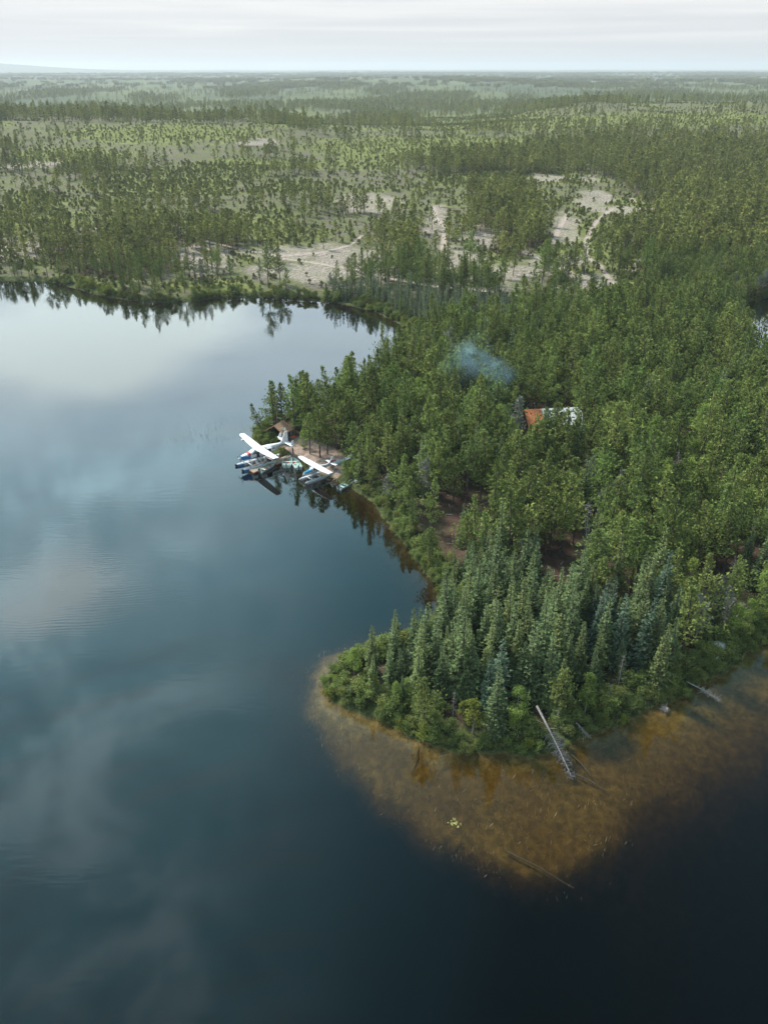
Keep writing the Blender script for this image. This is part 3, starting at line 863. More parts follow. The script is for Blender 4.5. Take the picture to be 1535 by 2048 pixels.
# bog of slender spruces
x, y, r_ = cells(-60, 140, 240, 420, 1.75, 13)
z, sd, _ = hgt(x, y); X, Y, _z = proj(x, y, z)
m_ = inpoly(X, Y, BOG) & (sd > 2.0) & (r_.random(len(x)) < .8)
sc = r_.normal(.8, .2, len(x)).clip(.35, 1.25) * np.interp(Y, [588, 610, 660], [1.05, .82, .70])
add('blackspruce', x[m_], y[m_], z[m_], sc[m_], r_)
# scattered dark spruces along the near shore and the left shore
x, y, r_ = cells(-230, 120, 90, 330, 7, 14); z, sd, _ = hgt(x, y); X, Y, _z = proj(x, y, z)
m_ = (sd > 2) & (sd < 12) & keep_ok(x, y) & (r_.random(len(x)) < .16) & ~inpoly(X, Y, SPRUCE) & ~inpoly(X, Y, BEACH) & (y < 250)
add('spruce', x[m_], y[m_], z[m_], r_.uniform(.5, .85, len(x))[m_], r_)
LOGK = [(*gt(1075, 1436)[:2], 1.5), (*gt(1088, 1462)[:2], 1.7), (*gt(1100, 1485)[:2], 1.9), (*gt(1112, 1505)[:2], 1.8), (*gt(1112, 1470)[:2], 1.4)]


def off_log(x, y, k=1.0):
    ok_ = np.ones(x.shape, bool)
    for a, b, r0 in LOGK: ok_ &= (x - a) ** 2 + (y - b) ** 2 > (r0 * k) ** 2
    return ok_


# shore shrubs
x, y, r_ = cells(-230, 150, 66, 335, 1.15, 15); z, sd, _ = hgt(x, y)
X, Y, sand, trk, grn, bch = masks(x, y, z)
band = np.where(y > 255, 3.5, np.where(y < 118, 5.2, 3.6))
pr = np.where(y > 255, .42, .85) * (1 - sstep(bch, .1, .5))
pr = np.where((Y > 1300) & (X < 880), .95, pr)
m_ = off_log(x, y, .55) & (sd > np.where(y < 118, .0, .25)) & (sd < band) & (r_.random(len(x)) < pr * np.interp(sd / band, [0, .6, 1], [1, .9, .25])) & (X > -200) & (X < 1750)
for a, b, r0 in KEEP[:4]: m_ &= (x - a) ** 2 + (y - b) ** 2 > (r0 * .52) ** 2
ys = m_ & (r_.random(len(x)) < np.where(y > 255, .38, .07))
sc = r_.uniform(.55, 1.15, len(x)) * np.interp(sd, [.2, 2.5], [.72, 1.2]) * np.where(y > 255, 1.4, np.where(y < 118, 1.0, 1))
bsh = m_ & ~ys & (r_.random(len(x)) < .03) & (sd > 1.2)
add('yellowshrub', x[ys], y[ys], z[ys], sc[ys], r_); add('birch', x[bsh], y[bsh], z[bsh], r_.uniform(.35, .6, len(x))[bsh], r_)
m_ &= ~ys & ~bsh
add('shrub', x[m_], y[m_], z[m_], sc[m_], r_)
# understorey saplings and shrubs in the open country and the forest
x, y, r_ = cells(-330, 330, 250, 640, 2.5, 16); z, sd, _ = hgt(x, y); X, Y, sand, trk, grn, bch = masks(x, y, z)
m_ = (sd > 3) & (r_.random(len(x)) < (.14 + .62 * grn) * (1 - .95 * sand) * (1 - trk)) & (X > -200) & (X < 1750)
add('sapling', x[m_], y[m_], z[m_], r_.uniform(.45, 1.15, len(x))[m_], r_)
# middle distance 345 - 1000 m
x, y, r_ = cells(-560, 640, 345, 1060, 3.9, 17, .95); z, sd, _ = hgt(x, y); X, Y, sand, trk, grn, bch = masks(x, y, z)
nn = fbm(x / 26, y / 26, 73, 4); n2_ = fbm(x / 110, y / 80, 75, 3)
dn = np.zeros(x.shape, bool)
for P in DENSE: dn |= inpoly(X, Y, P)
de = .04 + .56 * sstep(nn, .47, .60) * sstep(n2_, .36, .56)
de = np.where(dn, .5 + .4 * sstep(nn, .4, .55), de); de = np.where((y > 800) & (X < 700) & dn, .10 + .45 * sstep(fbm(x / 18, y / 30, 99, 3), .40, .62), de); de = np.where((X > 1280) & (y < 800), np.maximum(de, .5), de)
de *= (1 - (.97 - .55 * sstep(nn, .47, .55)) * sand) * (1 - trk) * np.where(dn, 1, 1 - .82 * grn)
de = np.where(y > 700, de * .62, de)
m_ = (sd > 3) & (X > -330) & (X < 1870) & (r_.random(len(x)) < de)
uu = r_.random(len(x)); dd_ = m_ & (uu < .10 + .10 * (X < 900)); m_ &= ~dd_
sc = r_.normal(.92, .22, len(x)).clip(.35, 1.5) * np.where(dn, 1.05, .95)
add('farpine', x[m_], y[m_], z[m_], sc[m_], r_); add('fardead', x[dd_], y[dd_], z[dd_], sc[dd_] * .8, r_)
# saplings further off
x, y, r_ = cells(-560, 600, 640, 1500, 4.4, 18); z, sd, _ = hgt(x, y); X, Y, sand, trk, grn, bch = masks(x, y, z)
m_ = (r_.random(len(x)) < (.15 + .6 * grn) * (1 - sand)) & (X > -300) & (X < 1850)
add('sapling', x[m_], y[m_], z[m_], r_.uniform(.4, 1.1, len(x))[m_], r_)
# 1 - 3.4 km
x, y, r_ = cells(-1900, 2100, 1060, 3500, 9.5, 19, .95); z, sd, _ = hgt(x, y); X, Y, _z = proj(x, y, z)
nn = fbm(x / 150, y / 420, 77, 5); de = .03 + .6 * sstep(nn, .54, .66)
tar = np.exp(-((x - 20) / 380) ** 2 - ((y - 1930) / 160) ** 2)
de = np.maximum(de, tar * 1.2)
m_ = (X > -330) & (X < 1870) & (r_.random(len(x)) < de) & (sd > 6)
add('farpine', x[m_], y[m_], z[m_], r_.normal(.95, .18, len(x)).clip(.4, 1.5)[m_] * 1.05, r_)
# beyond: clumps of wood on the ridges
x, y, r_ = cells(-6000, 6500, 3400, 11000, 28, 20, .95); z, sd, _ = hgt(x, y); X, Y, _z = proj(x, y, z)
nn = fbm(x / 420, y / 900, 79, 5); m_ = (X > -250) & (X < 1790) & (r_.random(len(x)) < .04 + .62 * sstep(nn, .50, .66))
add('clump', x[m_], y[m_], z[m_] - .5, r_.uniform(.7, 1.1, len(x))[m_], r_)

# hand-placed trees by the landing, the cabin and on the point: kind, ground pixel, height scale, label
HAND = [('pine', 684, 905, .92, 'pine on the right side of the landing, above the upturned grey boat', (0, 0)),
        ('pine', 695, 900, 1.0, 'pine whose dark trunk stands in front of the pale tarpaulin', (0, 0)),
        ('pine', 672, 896, .9, 'pine at the back of the landing between two dark trunks', (0, 0)),
        ('birch', 607, 896, .6, 'low leafy tree at the back of the bare sand', (0, 0)),
        ('birch', 1084, 884, .55, 'leafy tree in front of the rusty part of the cabin roof', (0, 0)),
        ('pine', 640, 915, 1.0, 'tall dark-trunked pine standing on the sandy landing above the small seaplane', (0, 0)),
        ('pine', 620, 908, .86, 'pine with a thin forked trunk and yellowish crown on the bare sand beside the person', (0, 0)),
        ('pine', 655, 908, .95, 'pine directly behind the tallest dark trunk on the sandy landing', (0, 0)),
        ('pine', 528, 868, .72, 'leaning pine with tufted sparse crown tilting out over the lake', (-.38, -.12)),
        ('pine', 549, 866, 1.08, 'broad ragged pine towering over the brown-roofed shelter', (0, 0)),
        ('pine', 566, 862, 1.0, 'tall green pine right of the brown-roofed shelter, against the water', (0, 0)),
        ('pine', 590, 858, .95, 'pine with grey lower trunk between the shelter and the bare sand', (0, 0)),
        ('dead', 556, 868, 1.0, 'bare grey dead tree rising through the shelter pines', (0, 0)),
        ('spruce', 552, 856, 1.02, 'dark pointed spruce spire behind the shelter, leftmost of the landing spires', (0, 0)),
        ('spruce', 596, 856, 1.05, 'dark pointed spruce spire in the middle of the landing spires', (0, 0)),
        ('spruce', 632, 850, .8, 'small dark spruce spire right of the other landing spires', (0, 0)),
        ('spruce', 742, 800, 1.0, 'dark spruce with a sharp top at the far end of the wooded neck', (0, 0)),
        ('spruce', 722, 968, .95, 'solitary dark spruce on the bank right of the small seaplane', (0, 0)),
        ('birch', 708, 962, .62, 'rounded light green bush tree on the bank beside the half-hidden skiff', (0, 0)),
        ('birch', 690, 957, .55, 'light green bush tree just behind the tail of the small seaplane', (0, 0)),
        ('lichenpine', 845, 1010, 1.0, 'grey lichen-covered dying pine with rusty lower boughs on the cove bank', (0, 0)),
        ('rustpine', 1080, 800, .9, 'rusty orange dying tree behind the cabin roof', (0, 0)),
        ('birch', 1110, 826, .95, 'rounded light green tree rising behind the cabin roof', (0, 0)),
        ('birch', 1085, 822, .85, 'rounded light green tree left behind the cabin ridge', (0, 0)),
        ('pine', 1108, 880, .74, 'dense pine hiding the middle of the cabin roof', (0, 0)),
        ('rustpine', 1178, 858, .7, 'yellowish thin pine right of the cabin roof', (0, 0)),
        ('bluespruce', 1062, 1148, .85, 'bluest spruce, with clear layered boughs, beside the red-brown clearing', (0, 0)),
        ('spruce', 790, 1310, .72, 'solitary slim spruce standing apart at the cove edge of the point', (0, 0)),
        ('spruce', 743, 1348, .75, 'thin grey-stemmed spruce among the bushes near the tip of the point', (0, 0)),
        ('birch', 708, 1352, .62, 'light green leafy tree nearest the tip of the point', (0, 0)),
        ('yellowbirch', 945, 1466, 1.45, 'bright yellow-green leafy tree on the near bank of the point', (0, 0)),
        ('birch', 1030, 1452, .85, 'dark green drooping leafy tree on the near bank beside the yellow-green one', (0, 0)),
        ('birch', 1168, 1430, .88, 'fresh green leafy tree by the near bank above the fallen grey log', (0, 0)),
        ('spruce', 988, 1468, 1.0, 'lumpy tall spruce nearest the amber shallows', (0, 0)),
        ('dead', 905, 1432, .45, 'small bare white snag on the near bank of the point', (0, 0)),
        ('dead', 975, 1460, .4, 'forked bare white snag beside the yellow-green leafy tree', (0, 0)),
        ('yellowbirch', 925, 1440, .8, 'small yellow-leaved sapling left of the yellow-green leafy tree', (0, 0)),
        ('yellowbirch', 1045, 1120, .8, 'yellow-leaved young tree between the blue spruces and the cove bank', (0, 0)),
        ('dead', 1275, 1085, .8, 'pale bare snag standing up out of the green pines', (0, 0)),
        ('rustpine', 1205, 1235, .75, 'brown dead-needled spruce among the green ones of the point', (0, 0))]
for k in ('pine', 'spruce', 'bluespruce', 'birch', 'dead', 'lichenpine'):
    A_ = np.array(T[k]); kk = off_log(A_[:, 0], A_[:, 1], 1.25); T[k] = [q for q, o_ in zip(T[k], kk) if o_]
for it in HAND:      # clear what the scatter put on the same spot
    hx, hy, _z = gt(it[1], it[2])
    for k in ('pine', 'spruce', 'bluespruce', 'birch', 'dead', 'lichenpine', 'shrub', 'yellowshrub'):
        rr = 1.3 if 'shrub' in k else (2.6 if it[2] > 1400 else 1.8)
        T[k] = [q for q in T[k] if (q[0] - hx) ** 2 + (q[1] - hy) ** 2 > rr * rr]

HSH = [(516, 878, 1.0), (522, 888, 1.1), (530, 893, .9), (521, 872, 1.2), (530, 880, 1.3), (538, 886, 1.1), (545, 893, .8), (537, 876, 1.2), (568, 908, .7), (574, 912, .6), (562, 905, .6), (600, 921, .5), (608, 928, .6), (614, 934, .7), (603, 926, .6),
       (1085, 893, 1.3), (1100, 898, 1.5), (1075, 903, 1.6), (1118, 896, 1.4), (1090, 912, 1.7), (1108, 914, 1.6), (1128, 908, 1.5), (1070, 918, 1.8), (1065, 890, 1.3)]
for X, Y, s in HSH:
    hx, hy, hz_ = gt(X, Y); T['shrub'].append((hx, hy, hz_, s, U(0, 6), s))
NAMES = {'pine': ('pine_tree', 'pine tree'), 'lichenpine': ('lichen_pine', 'pine tree'), 'spruce': ('spruce_tree', 'spruce tree'), 'bluespruce': ('blue_spruce', 'spruce tree'),
         'blackspruce': ('slender_spruce', 'spruce tree'), 'birch': ('leafy_tree', 'leafy tree'), 'yellowbirch': ('yellow_sapling', 'young tree'), 'shrub': ('shore_shrub', 'shrub'),
         'yellowshrub': ('yellow_shrub', 'shrub'), 'dead': ('dead_tree', 'dead tree'), 'rustpine': ('rusty_pine', 'dying tree')}


def place(kind, x, y, z, s, rot, sz, label, group, tilt=(0, 0), v=None):
    L = PROT[kind]; v = (int(abs(x * 13.7 + y * 7.1)) if v is None else v) % len(L)
    nm, ct = NAMES[kind]
    e = bpy.data.objects.new(nm, None); e.empty_display_size = .3
    COL.objects.link(e); e.location = (x, y, z); e.rotation_euler = (tilt[1], tilt[0], rot) if not any(tilt) else (-tilt[1], tilt[0], 0); e.scale = (s, s, sz)
    tag(e, label, ct, group)
    link('trunk' if 'shrub' not in kind else 'stem', L[v][1], e); link('crown' if 'shrub' not in kind else 'foliage', L[v][0], e)
    return e


def where(X, Y, sd, y):
    """words for where a plant stands"""
    if Y > 1290 and X < 800: return 'at the tip of the point'
    if Y > 1380 and sd < 7: return 'on the near bank over the shallows' if X < 1100 else 'on the bank right of the log'
    if Y > 1240: return 'in the middle of the point' if X < 1100 else 'at the root of the point'
    if Y > 1130: return 'on the cove side of the point' if X < 1000 else ('by the red-brown clearing' if X < 1230 else 'above the point, near the right edge')
    if Y > 1000: return 'on the bank of the dark cove' if sd < 10 else ('round the pinkish clearing' if X < 1080 else ('deep in the wood above the point' if X < 1320 else 'by the right edge of the wood'))
    if Y > 900: return 'right of the small seaplane' if X < 800 else ('between the landing and the cabin' if X < 1020 else ('in front of the cabin' if X < 1220 else 'in the wood right of the cabin'))
    if Y > 820: return 'on the neck behind the landing' if X < 760 else ('left of the cabin' if X < 1030 else 'beside the cabin')
    if Y > 740: return 'under the drifting blue smoke' if X < 1060 else 'behind the cabin'
    if Y > 660: return 'behind the head of the bay' if X < 1100 else 'by the right edge near the pond'
    if y < 345: return 'on the far shore of the lake' if X < 700 else 'on the boggy flat past the bay'
    return 'in the open country beyond the lake'


def size(s): return 'tall' if s > 1.02 else ('middling' if s > .82 else 'short')


for kind, X, Y, s, lab, tl in HAND:
    x0, y0, z0 = gt(X, Y)
    place(kind, x0, y0, z0 - .05, s, U(0, 6), s, lab, None, tl)

# --- nodes that scatter the countless rest from a point cloud
GN_CACHE = {}


def scatter(name, kind, pts, label):
    if not pts: return
    A = np.array(pts); n = len(A)
    me = bpy.data.meshes.new(name); me.vertices.add(n); me.vertices.foreach_set('co', A[:, :3].astype(np.float32).ravel())
    a = me.attributes.new('rot', 'FLOAT_VECTOR', 'POINT'); a.data.foreach_set('vector', np.stack([0 * A[:, 4], 0 * A[:, 4], A[:, 4]], -1).astype(np.float32).ravel())
    a = me.attributes.new('scl', 'FLOAT_VECTOR', 'POINT'); a.data.foreach_set('vector', np.stack([A[:, 3], A[:, 3], A[:, 5]], -1).astype(np.float32).ravel())
    L = PROT[kind]
    a = me.attributes.new('pick', 'INT', 'POINT'); a.data.foreach_set('value', (np.arange(n) * 7919 % len(L)).astype(np.int32))
    me.update()
    if kind not in GN_CACHE:
        c_ = bpy.data.collections.new('kinds_' + kind)
        for k, l_ in enumerate(L):
            o = bpy.data.objects.new(f'{kind}_source_{k}', l_[2]); c_.objects.link(o)
        ng = bpy.data.node_groups.new('scatter_' + kind, 'GeometryNodeTree')
        ng.interface.new_socket('Geometry', in_out='INPUT', socket_type='NodeSocketGeometry'); ng.interface.new_socket('Geometry', in_out='OUTPUT', socket_type='NodeSocketGeometry')
        N = ng.nodes; gi = N.new('NodeGroupInput'); go = N.new('NodeGroupOutput')
        ip = N.new('GeometryNodeInstanceOnPoints'); ci = N.new('GeometryNodeCollectionInfo')
        ci.inputs['Collection'].default_value = c_; ci.inputs['Separate Children'].default_value = True; ci.inputs['Reset Children'].default_value = True
        m2p = N.new('GeometryNodeMeshToPoints'); ng.links.new(gi.outputs[0], m2p.inputs[0])
        ng.links.new(m2p.outputs[0], ip.inputs['Points']); ng.links.new(ci.outputs[0], ip.inputs['Instance']); ip.inputs['Pick Instance'].default_value = True
        for nm, ty, sk in (('pick', 'INT', 'Instance Index'), ('rot', 'FLOAT_VECTOR', 'Rotation'), ('scl', 'FLOAT_VECTOR', 'Scale')):
            na = N.new('GeometryNodeInputNamedAttribute'); na.data_type = ty; na.inputs[0].default_value = nm
            out = [o for o in na.outputs if o.enabled and o.name == 'Attribute'][0]
            ng.links.new(out, ip.inputs[sk])
        ng.links.new(ip.outputs[0], go.inputs[0])
        GN_CACHE[kind] = ng
    o = link(name, me); md = o.modifiers.new('scatter', 'NODES'); md.node_group = GN_CACHE[kind]
    tag(o, label, None, None, 'stuff')


ADJ = {'pine': 'ragged pine', 'lichenpine': 'grey lichen-hung pine', 'spruce': 'pointed green spruce', 'bluespruce': 'pointed blue-green spruce',
       'blackspruce': 'pole-like spruce', 'birch': 'leafy light-green tree', 'shrub': 'rounded green shrub', 'yellowshrub': 'yellow-green shrub', 'dead': 'bare grey dead tree', 'rustpine': 'rusty-needled pine'}
ORD = ['first', 'second', 'third', 'fourth', 'fifth', 'sixth', 'seventh', 'eighth', 'ninth', 'tenth', 'eleventh', 'twelfth', 'thirteenth', 'fourteenth', 'fifteenth', 'sixteenth', 'seventeenth', 'eighteenth', 'nineteenth', 'twentieth']
RN = ['front row', 'second row', 'third row', 'fourth row', 'fifth row', 'sixth row', 'seventh row', 'eighth row']
ROWS = {n_: RN[:n_ - 1] + ['back row'] for n_ in range(6, 10)}; ROWS.update({1: [''], 2: ['front row', 'back row'], 3: ['front row', 'middle row', 'back row'], 4: ['front row', 'second row', 'third row', 'back row'], 5: ['front row', 'second row', 'third row', 'fourth row', 'back row']})
PENDING = {}


def relabel():
    """things that would share a label are told apart by their row and their order in it"""
    for lab, L_ in PENDING.items():
        if len(L_) == 1: continue
        L_.sort(key=lambda q: -q[2]); nr = min(9, -(-len(L_) // 12)); k = -(-len(L_) // nr)
        for ri in range(nr):
            row = sorted(L_[ri * k:(ri + 1) * k], key=lambda q: q[1]); rn = ROWS[nr][ri]
            for j, (o, _x, _y) in enumerate(row):
                w_ = 'alone' if len(row) == 1 else ('leftmost' if j == 0 else ('rightmost' if j == len(row) - 1 else (ORD[min(j, 19)] + ' from left')))
                o['label'] = lab + ', ' + (rn + ', ' if rn else '') + w_


GRP = {'pine': 'pines of the lakeside forest', 'lichenpine': 'lichen-grey pines', 'spruce': 'spruces of the point and the shore', 'bluespruce': 'blue-green spruces of the point', 'blackspruce': 'slender spruces of the bog',
       'birch': 'leafy trees in the forest', 'shrub': 'shrubs along the shore', 'yellowshrub': 'yellow-green shrubs along the shore', 'dead': 'dead standing trees', 'rustpine': 'rusty dying pines'}
REST = {'pine': ('pine_forest', 'dense pine forest running back from the lake'), 'lichenpine': ('lichen_pines', 'grey pines scattered through the forest'), 'spruce': ('spruce_wood', 'more spruces in the wood'),
        'bluespruce': ('spruce_wood', 'more blue-green spruces'), 'blackspruce': ('bog_wood', 'dense slender spruces of the boggy flat'), 'birch': ('leafy_wood', 'leafy trees mixed through the forest'),
        'shrub': ('shore_shrubbery', 'green shrubbery lining the shores'), 'yellowshrub': ('yellow_shrubbery', 'yellow-green shrubbery lining the far shore'), 'dead': ('dead_wood', 'grey dead trees among the pines'), 'rustpine': ('rusty_pines', 'rusty dying pines in the forest')}
LIM = {'pine': 300, 'spruce': 230, 'bluespruce': 60, 'birch': 260, 'blackspruce': 230, 'shrub': 260, 'yellowshrub': 40, 'dead': 200, 'lichenpine': 100, 'rustpine': 60}
for kind in ('pine', 'rustpine', 'lichenpine', 'spruce', 'bluespruce', 'blackspruce', 'birch', 'shrub', 'yellowshrub', 'dead'):
    A = np.array(T[kind]); X, Y, zf = proj(A[:, 0], A[:, 1], A[:, 2] + 3); _h, sd, _s = hgt(A[:, 0], A[:, 1])
    vis = (X > -15) & (X < 1550) & (Y < 2080)
    rank = np.where(vis, A[:, 5] / zf, 0); order = np.argsort(-rank); n = min(LIM[kind], int(vis.sum()))
    for i in order[:n]:
        q = A[i]; wl = where(X[i], Y[i] + 20, sd[i], q[1])
        lab = f'{size(q[5])} {ADJ[kind]} {wl}'
        o = place(kind, *q[:3], q[3], q[4], q[5], lab, f'{GRP[kind]}, {wl}')
        PENDING.setdefault(lab, []).append((o, X[i], Y[i]))
    scatter(REST[kind][0], kind, [tuple(A[i]) for i in order[n:]], REST[kind][1])
relabel()
scatter('young_pines', 'sapling', T['sapling'], 'low light green young growth over the burnt ground')
scatter('distant_pine_woods', 'farpine', T['farpine'], 'pine woods over the rolling country beyond the lake')
scatter('distant_snags', 'fardead', T['fardead'], 'grey dead trees scattered over the burnt country')
scatter('far_forest', 'clump', T['clump'], 'hazy forest on the ridges towards the horizon')
print('COUNTS', {k: len(v) for k, v in T.items()})

# ================================================================== things at the landing


class MB:
    """collects shapes into one mesh"""
    def __init__(s): s.v = []; s.f = []; s.m = []

    def add(s, V, Fc, mi=0):
        o = len(s.v); s.v += [tuple(map(float, p)) for p in V]; s.f += [tuple(int(i) + o for i in q) for q in Fc]; s.m += [mi] * len(Fc); return s

    def box(s, c, d, rz=0, rx=0, ry=0, mi=0, taper=1.0):
        V = []
        for z in (-1, 1):
            for x_, y_ in ((-1, -1), (1, -1), (1, 1), (-1, 1)):
                k = taper if z > 0 else 1
                p = np.array([x_ * d[0] / 2 * k, y_ * d[1] / 2 * k, z * d[2] / 2])
                p = np.array([p[0], p[1] * math.cos(rx) - p[2] * math.sin(rx), p[1] * math.sin(rx) + p[2] * math.cos(rx)])
                p = np.array([p[0] * math.cos(ry) + p[2] * math.sin(ry), p[1], -p[0] * math.sin(ry) + p[2] * math.cos(ry)])
                p = np.array([p[0] * math.cos(rz) - p[1] * math.sin(rz), p[0] * math.sin(rz) + p[1] * math.cos(rz), p[2]])
                V.append(p + np.array(c))
        return s.add(V, [(0, 3, 2, 1), (4, 5, 6, 7), (0, 1, 5, 4), (1, 2, 6, 5), (2, 3, 7, 6), (3, 0, 4, 7)], mi)

    def tube(s, pts, rad, n=8, mi=0):
        if not hasattr(rad, '__len__'): rad = [rad] * len(pts)
        V, Q = tube(pts, rad, n); s.add(V, Q, mi)
        a = len(s.v) - len(V); s.f += [tuple(range(a + n - 1, a - 1, -1)), tuple(range(a + n * (len(pts) - 1), a + n * len(pts)))]; s.m += [mi, mi]
        return s

    def rings(s, RG, mi=None, cap=True, closed=True):
        """RG: list of rings (lists of points)"""
        n = len(RG[0]); o = len(s.v)
        for r_ in RG: s.v += [tuple(map(float, p)) for p in r_]
        for i in range(len(RG) - 1):
            for k in range(n if closed else n - 1):
                q = (o + i * n + k, o + i * n + (k + 1) % n, o + (i + 1) * n + (k + 1) % n, o + (i + 1) * n + k)
                s.f.append(q)
                c_ = np.mean([s.v[j] for j in q], 0)
                s.m.append(mi(c_) if callable(mi) else (mi or 0))
        if cap:
            for a in (0, len(RG) - 1):
                q = tuple(o + a * n + k for k in range(n)); s.f.append(q if a else q[::-1])
                c_ = np.mean(RG[a], 0); s.m.append(mi(c_) if callable(mi) else (mi or 0))
        return s

    def build(s, name, mats, parent=None, smooth=False, **k):
        if not isinstance(mats, (list, tuple)): mats = [mats]
        me = newmesh(name, s.v, s.f, mats=mats, mi=s.m)
        if smooth:
            me.polygons.foreach_set('use_smooth', np.ones(len(me.polygons), bool))
            me.set_sharp_from_angle(angle=R(40))
        return link(name, me, parent, **k)


def empty(name, loc, rz, label, cat_, group=None):
    e = bpy.data.objects.new(name, None); COL.objects.link(e); e.location = loc; e.rotation_euler = (0, 0, rz); e.empty_display_size = .5
    return tag(e, label, cat_, group)


def loft(secs, n=24, p=2.6, sub=4):
    """secs: (x, zc, halfw, halfh) -> smooth rings"""
    S = np.array(secs, float); xs = []
    for i in range(len(S) - 1):
        for k in range(sub): xs.append(S[i, 0] + (S[i + 1, 0] - S[i, 0]) * k / sub)
    xs.append(S[-1, 0]); out = []
    for x_ in xs:
        zc, hw, hh = (np.interp(x_, S[:, 0], S[:, j]) for j in (1, 2, 3))
        rg = []
        for k in range(n):
            th = 2 * math.pi * k / n; c_, s_ = math.cos(th), math.sin(th)
            rg.append((x_, hw * abs(c_) ** (2 / p) * (1 if c_ > 0 else -1), zc + hh * abs(s_) ** (2 / p) * (1 if s_ > 0 else -1)))
        out.append(rg)
    return out


def wing_mesh(stations, th=.13):
    """stations: (y, x_le, chord, z)"""
    prof = [(0, 0), (.03, .45), (.15, .9), (.35, 1.0), (.7, .6), (1, .04), (1, -.02), (.6, -.25), (.2, -.4), (.03, -.3)]
    return [[(xl + ch * a, y_, z_ + th * ch * b) for a, b in prof] for y_, xl, ch, z_ in stations]


def fin_mesh(pts, t=.06):
    """flat outline in x,z -> thin solid in y with thickness"""
    n = len(pts); V = [(x_, -t, z_) for x_, z_ in pts] + [(x_, t, z_) for x_, z_ in pts]
    return V, [tuple(range(n)), tuple(range(2 * n - 1, n - 1, -1))] + [(i + n, (i + 1) % n + n, (i + 1) % n, i) for i in range(n)]


def float_part(parent, y0, L0, L1, wd, ht, mats, nose):
    rg = []
    for i in range(25):
        t = i / 24; x_ = L0 + (L1 - L0) * t
        w_ = wd / 2 * min(1, (math.sin(min(1, t * 3.2 + .08) * math.pi / 2))) ** .7 * (1 - .55 * max(0, (t - .55) / .45) ** 1.4)
        keel = -.45 * ht + .55 * ht * max(0, 1 - t / .16) ** 1.6 + (.30 * ht if t > .55 else 0) * min(1, (t - .5) / .4)
        top = ht * .62 - .10 * ht * max(0, 1 - t / .2) - .12 * ht * t
        rg.append([(x_, y0, keel), (x_, y0 + w_, .05 * ht + .4 * keel), (x_, y0 + w_, top * .72), (x_, y0 + w_ * .6, top), (x_, y0 - w_ * .6, top), (x_, y0 - w_, top * .72), (x_, y0 - w_, .05 * ht + .4 * keel)])
    m_ = MB().rings(rg, nose)
    o = m_.build('float', mats, parent)
    return o


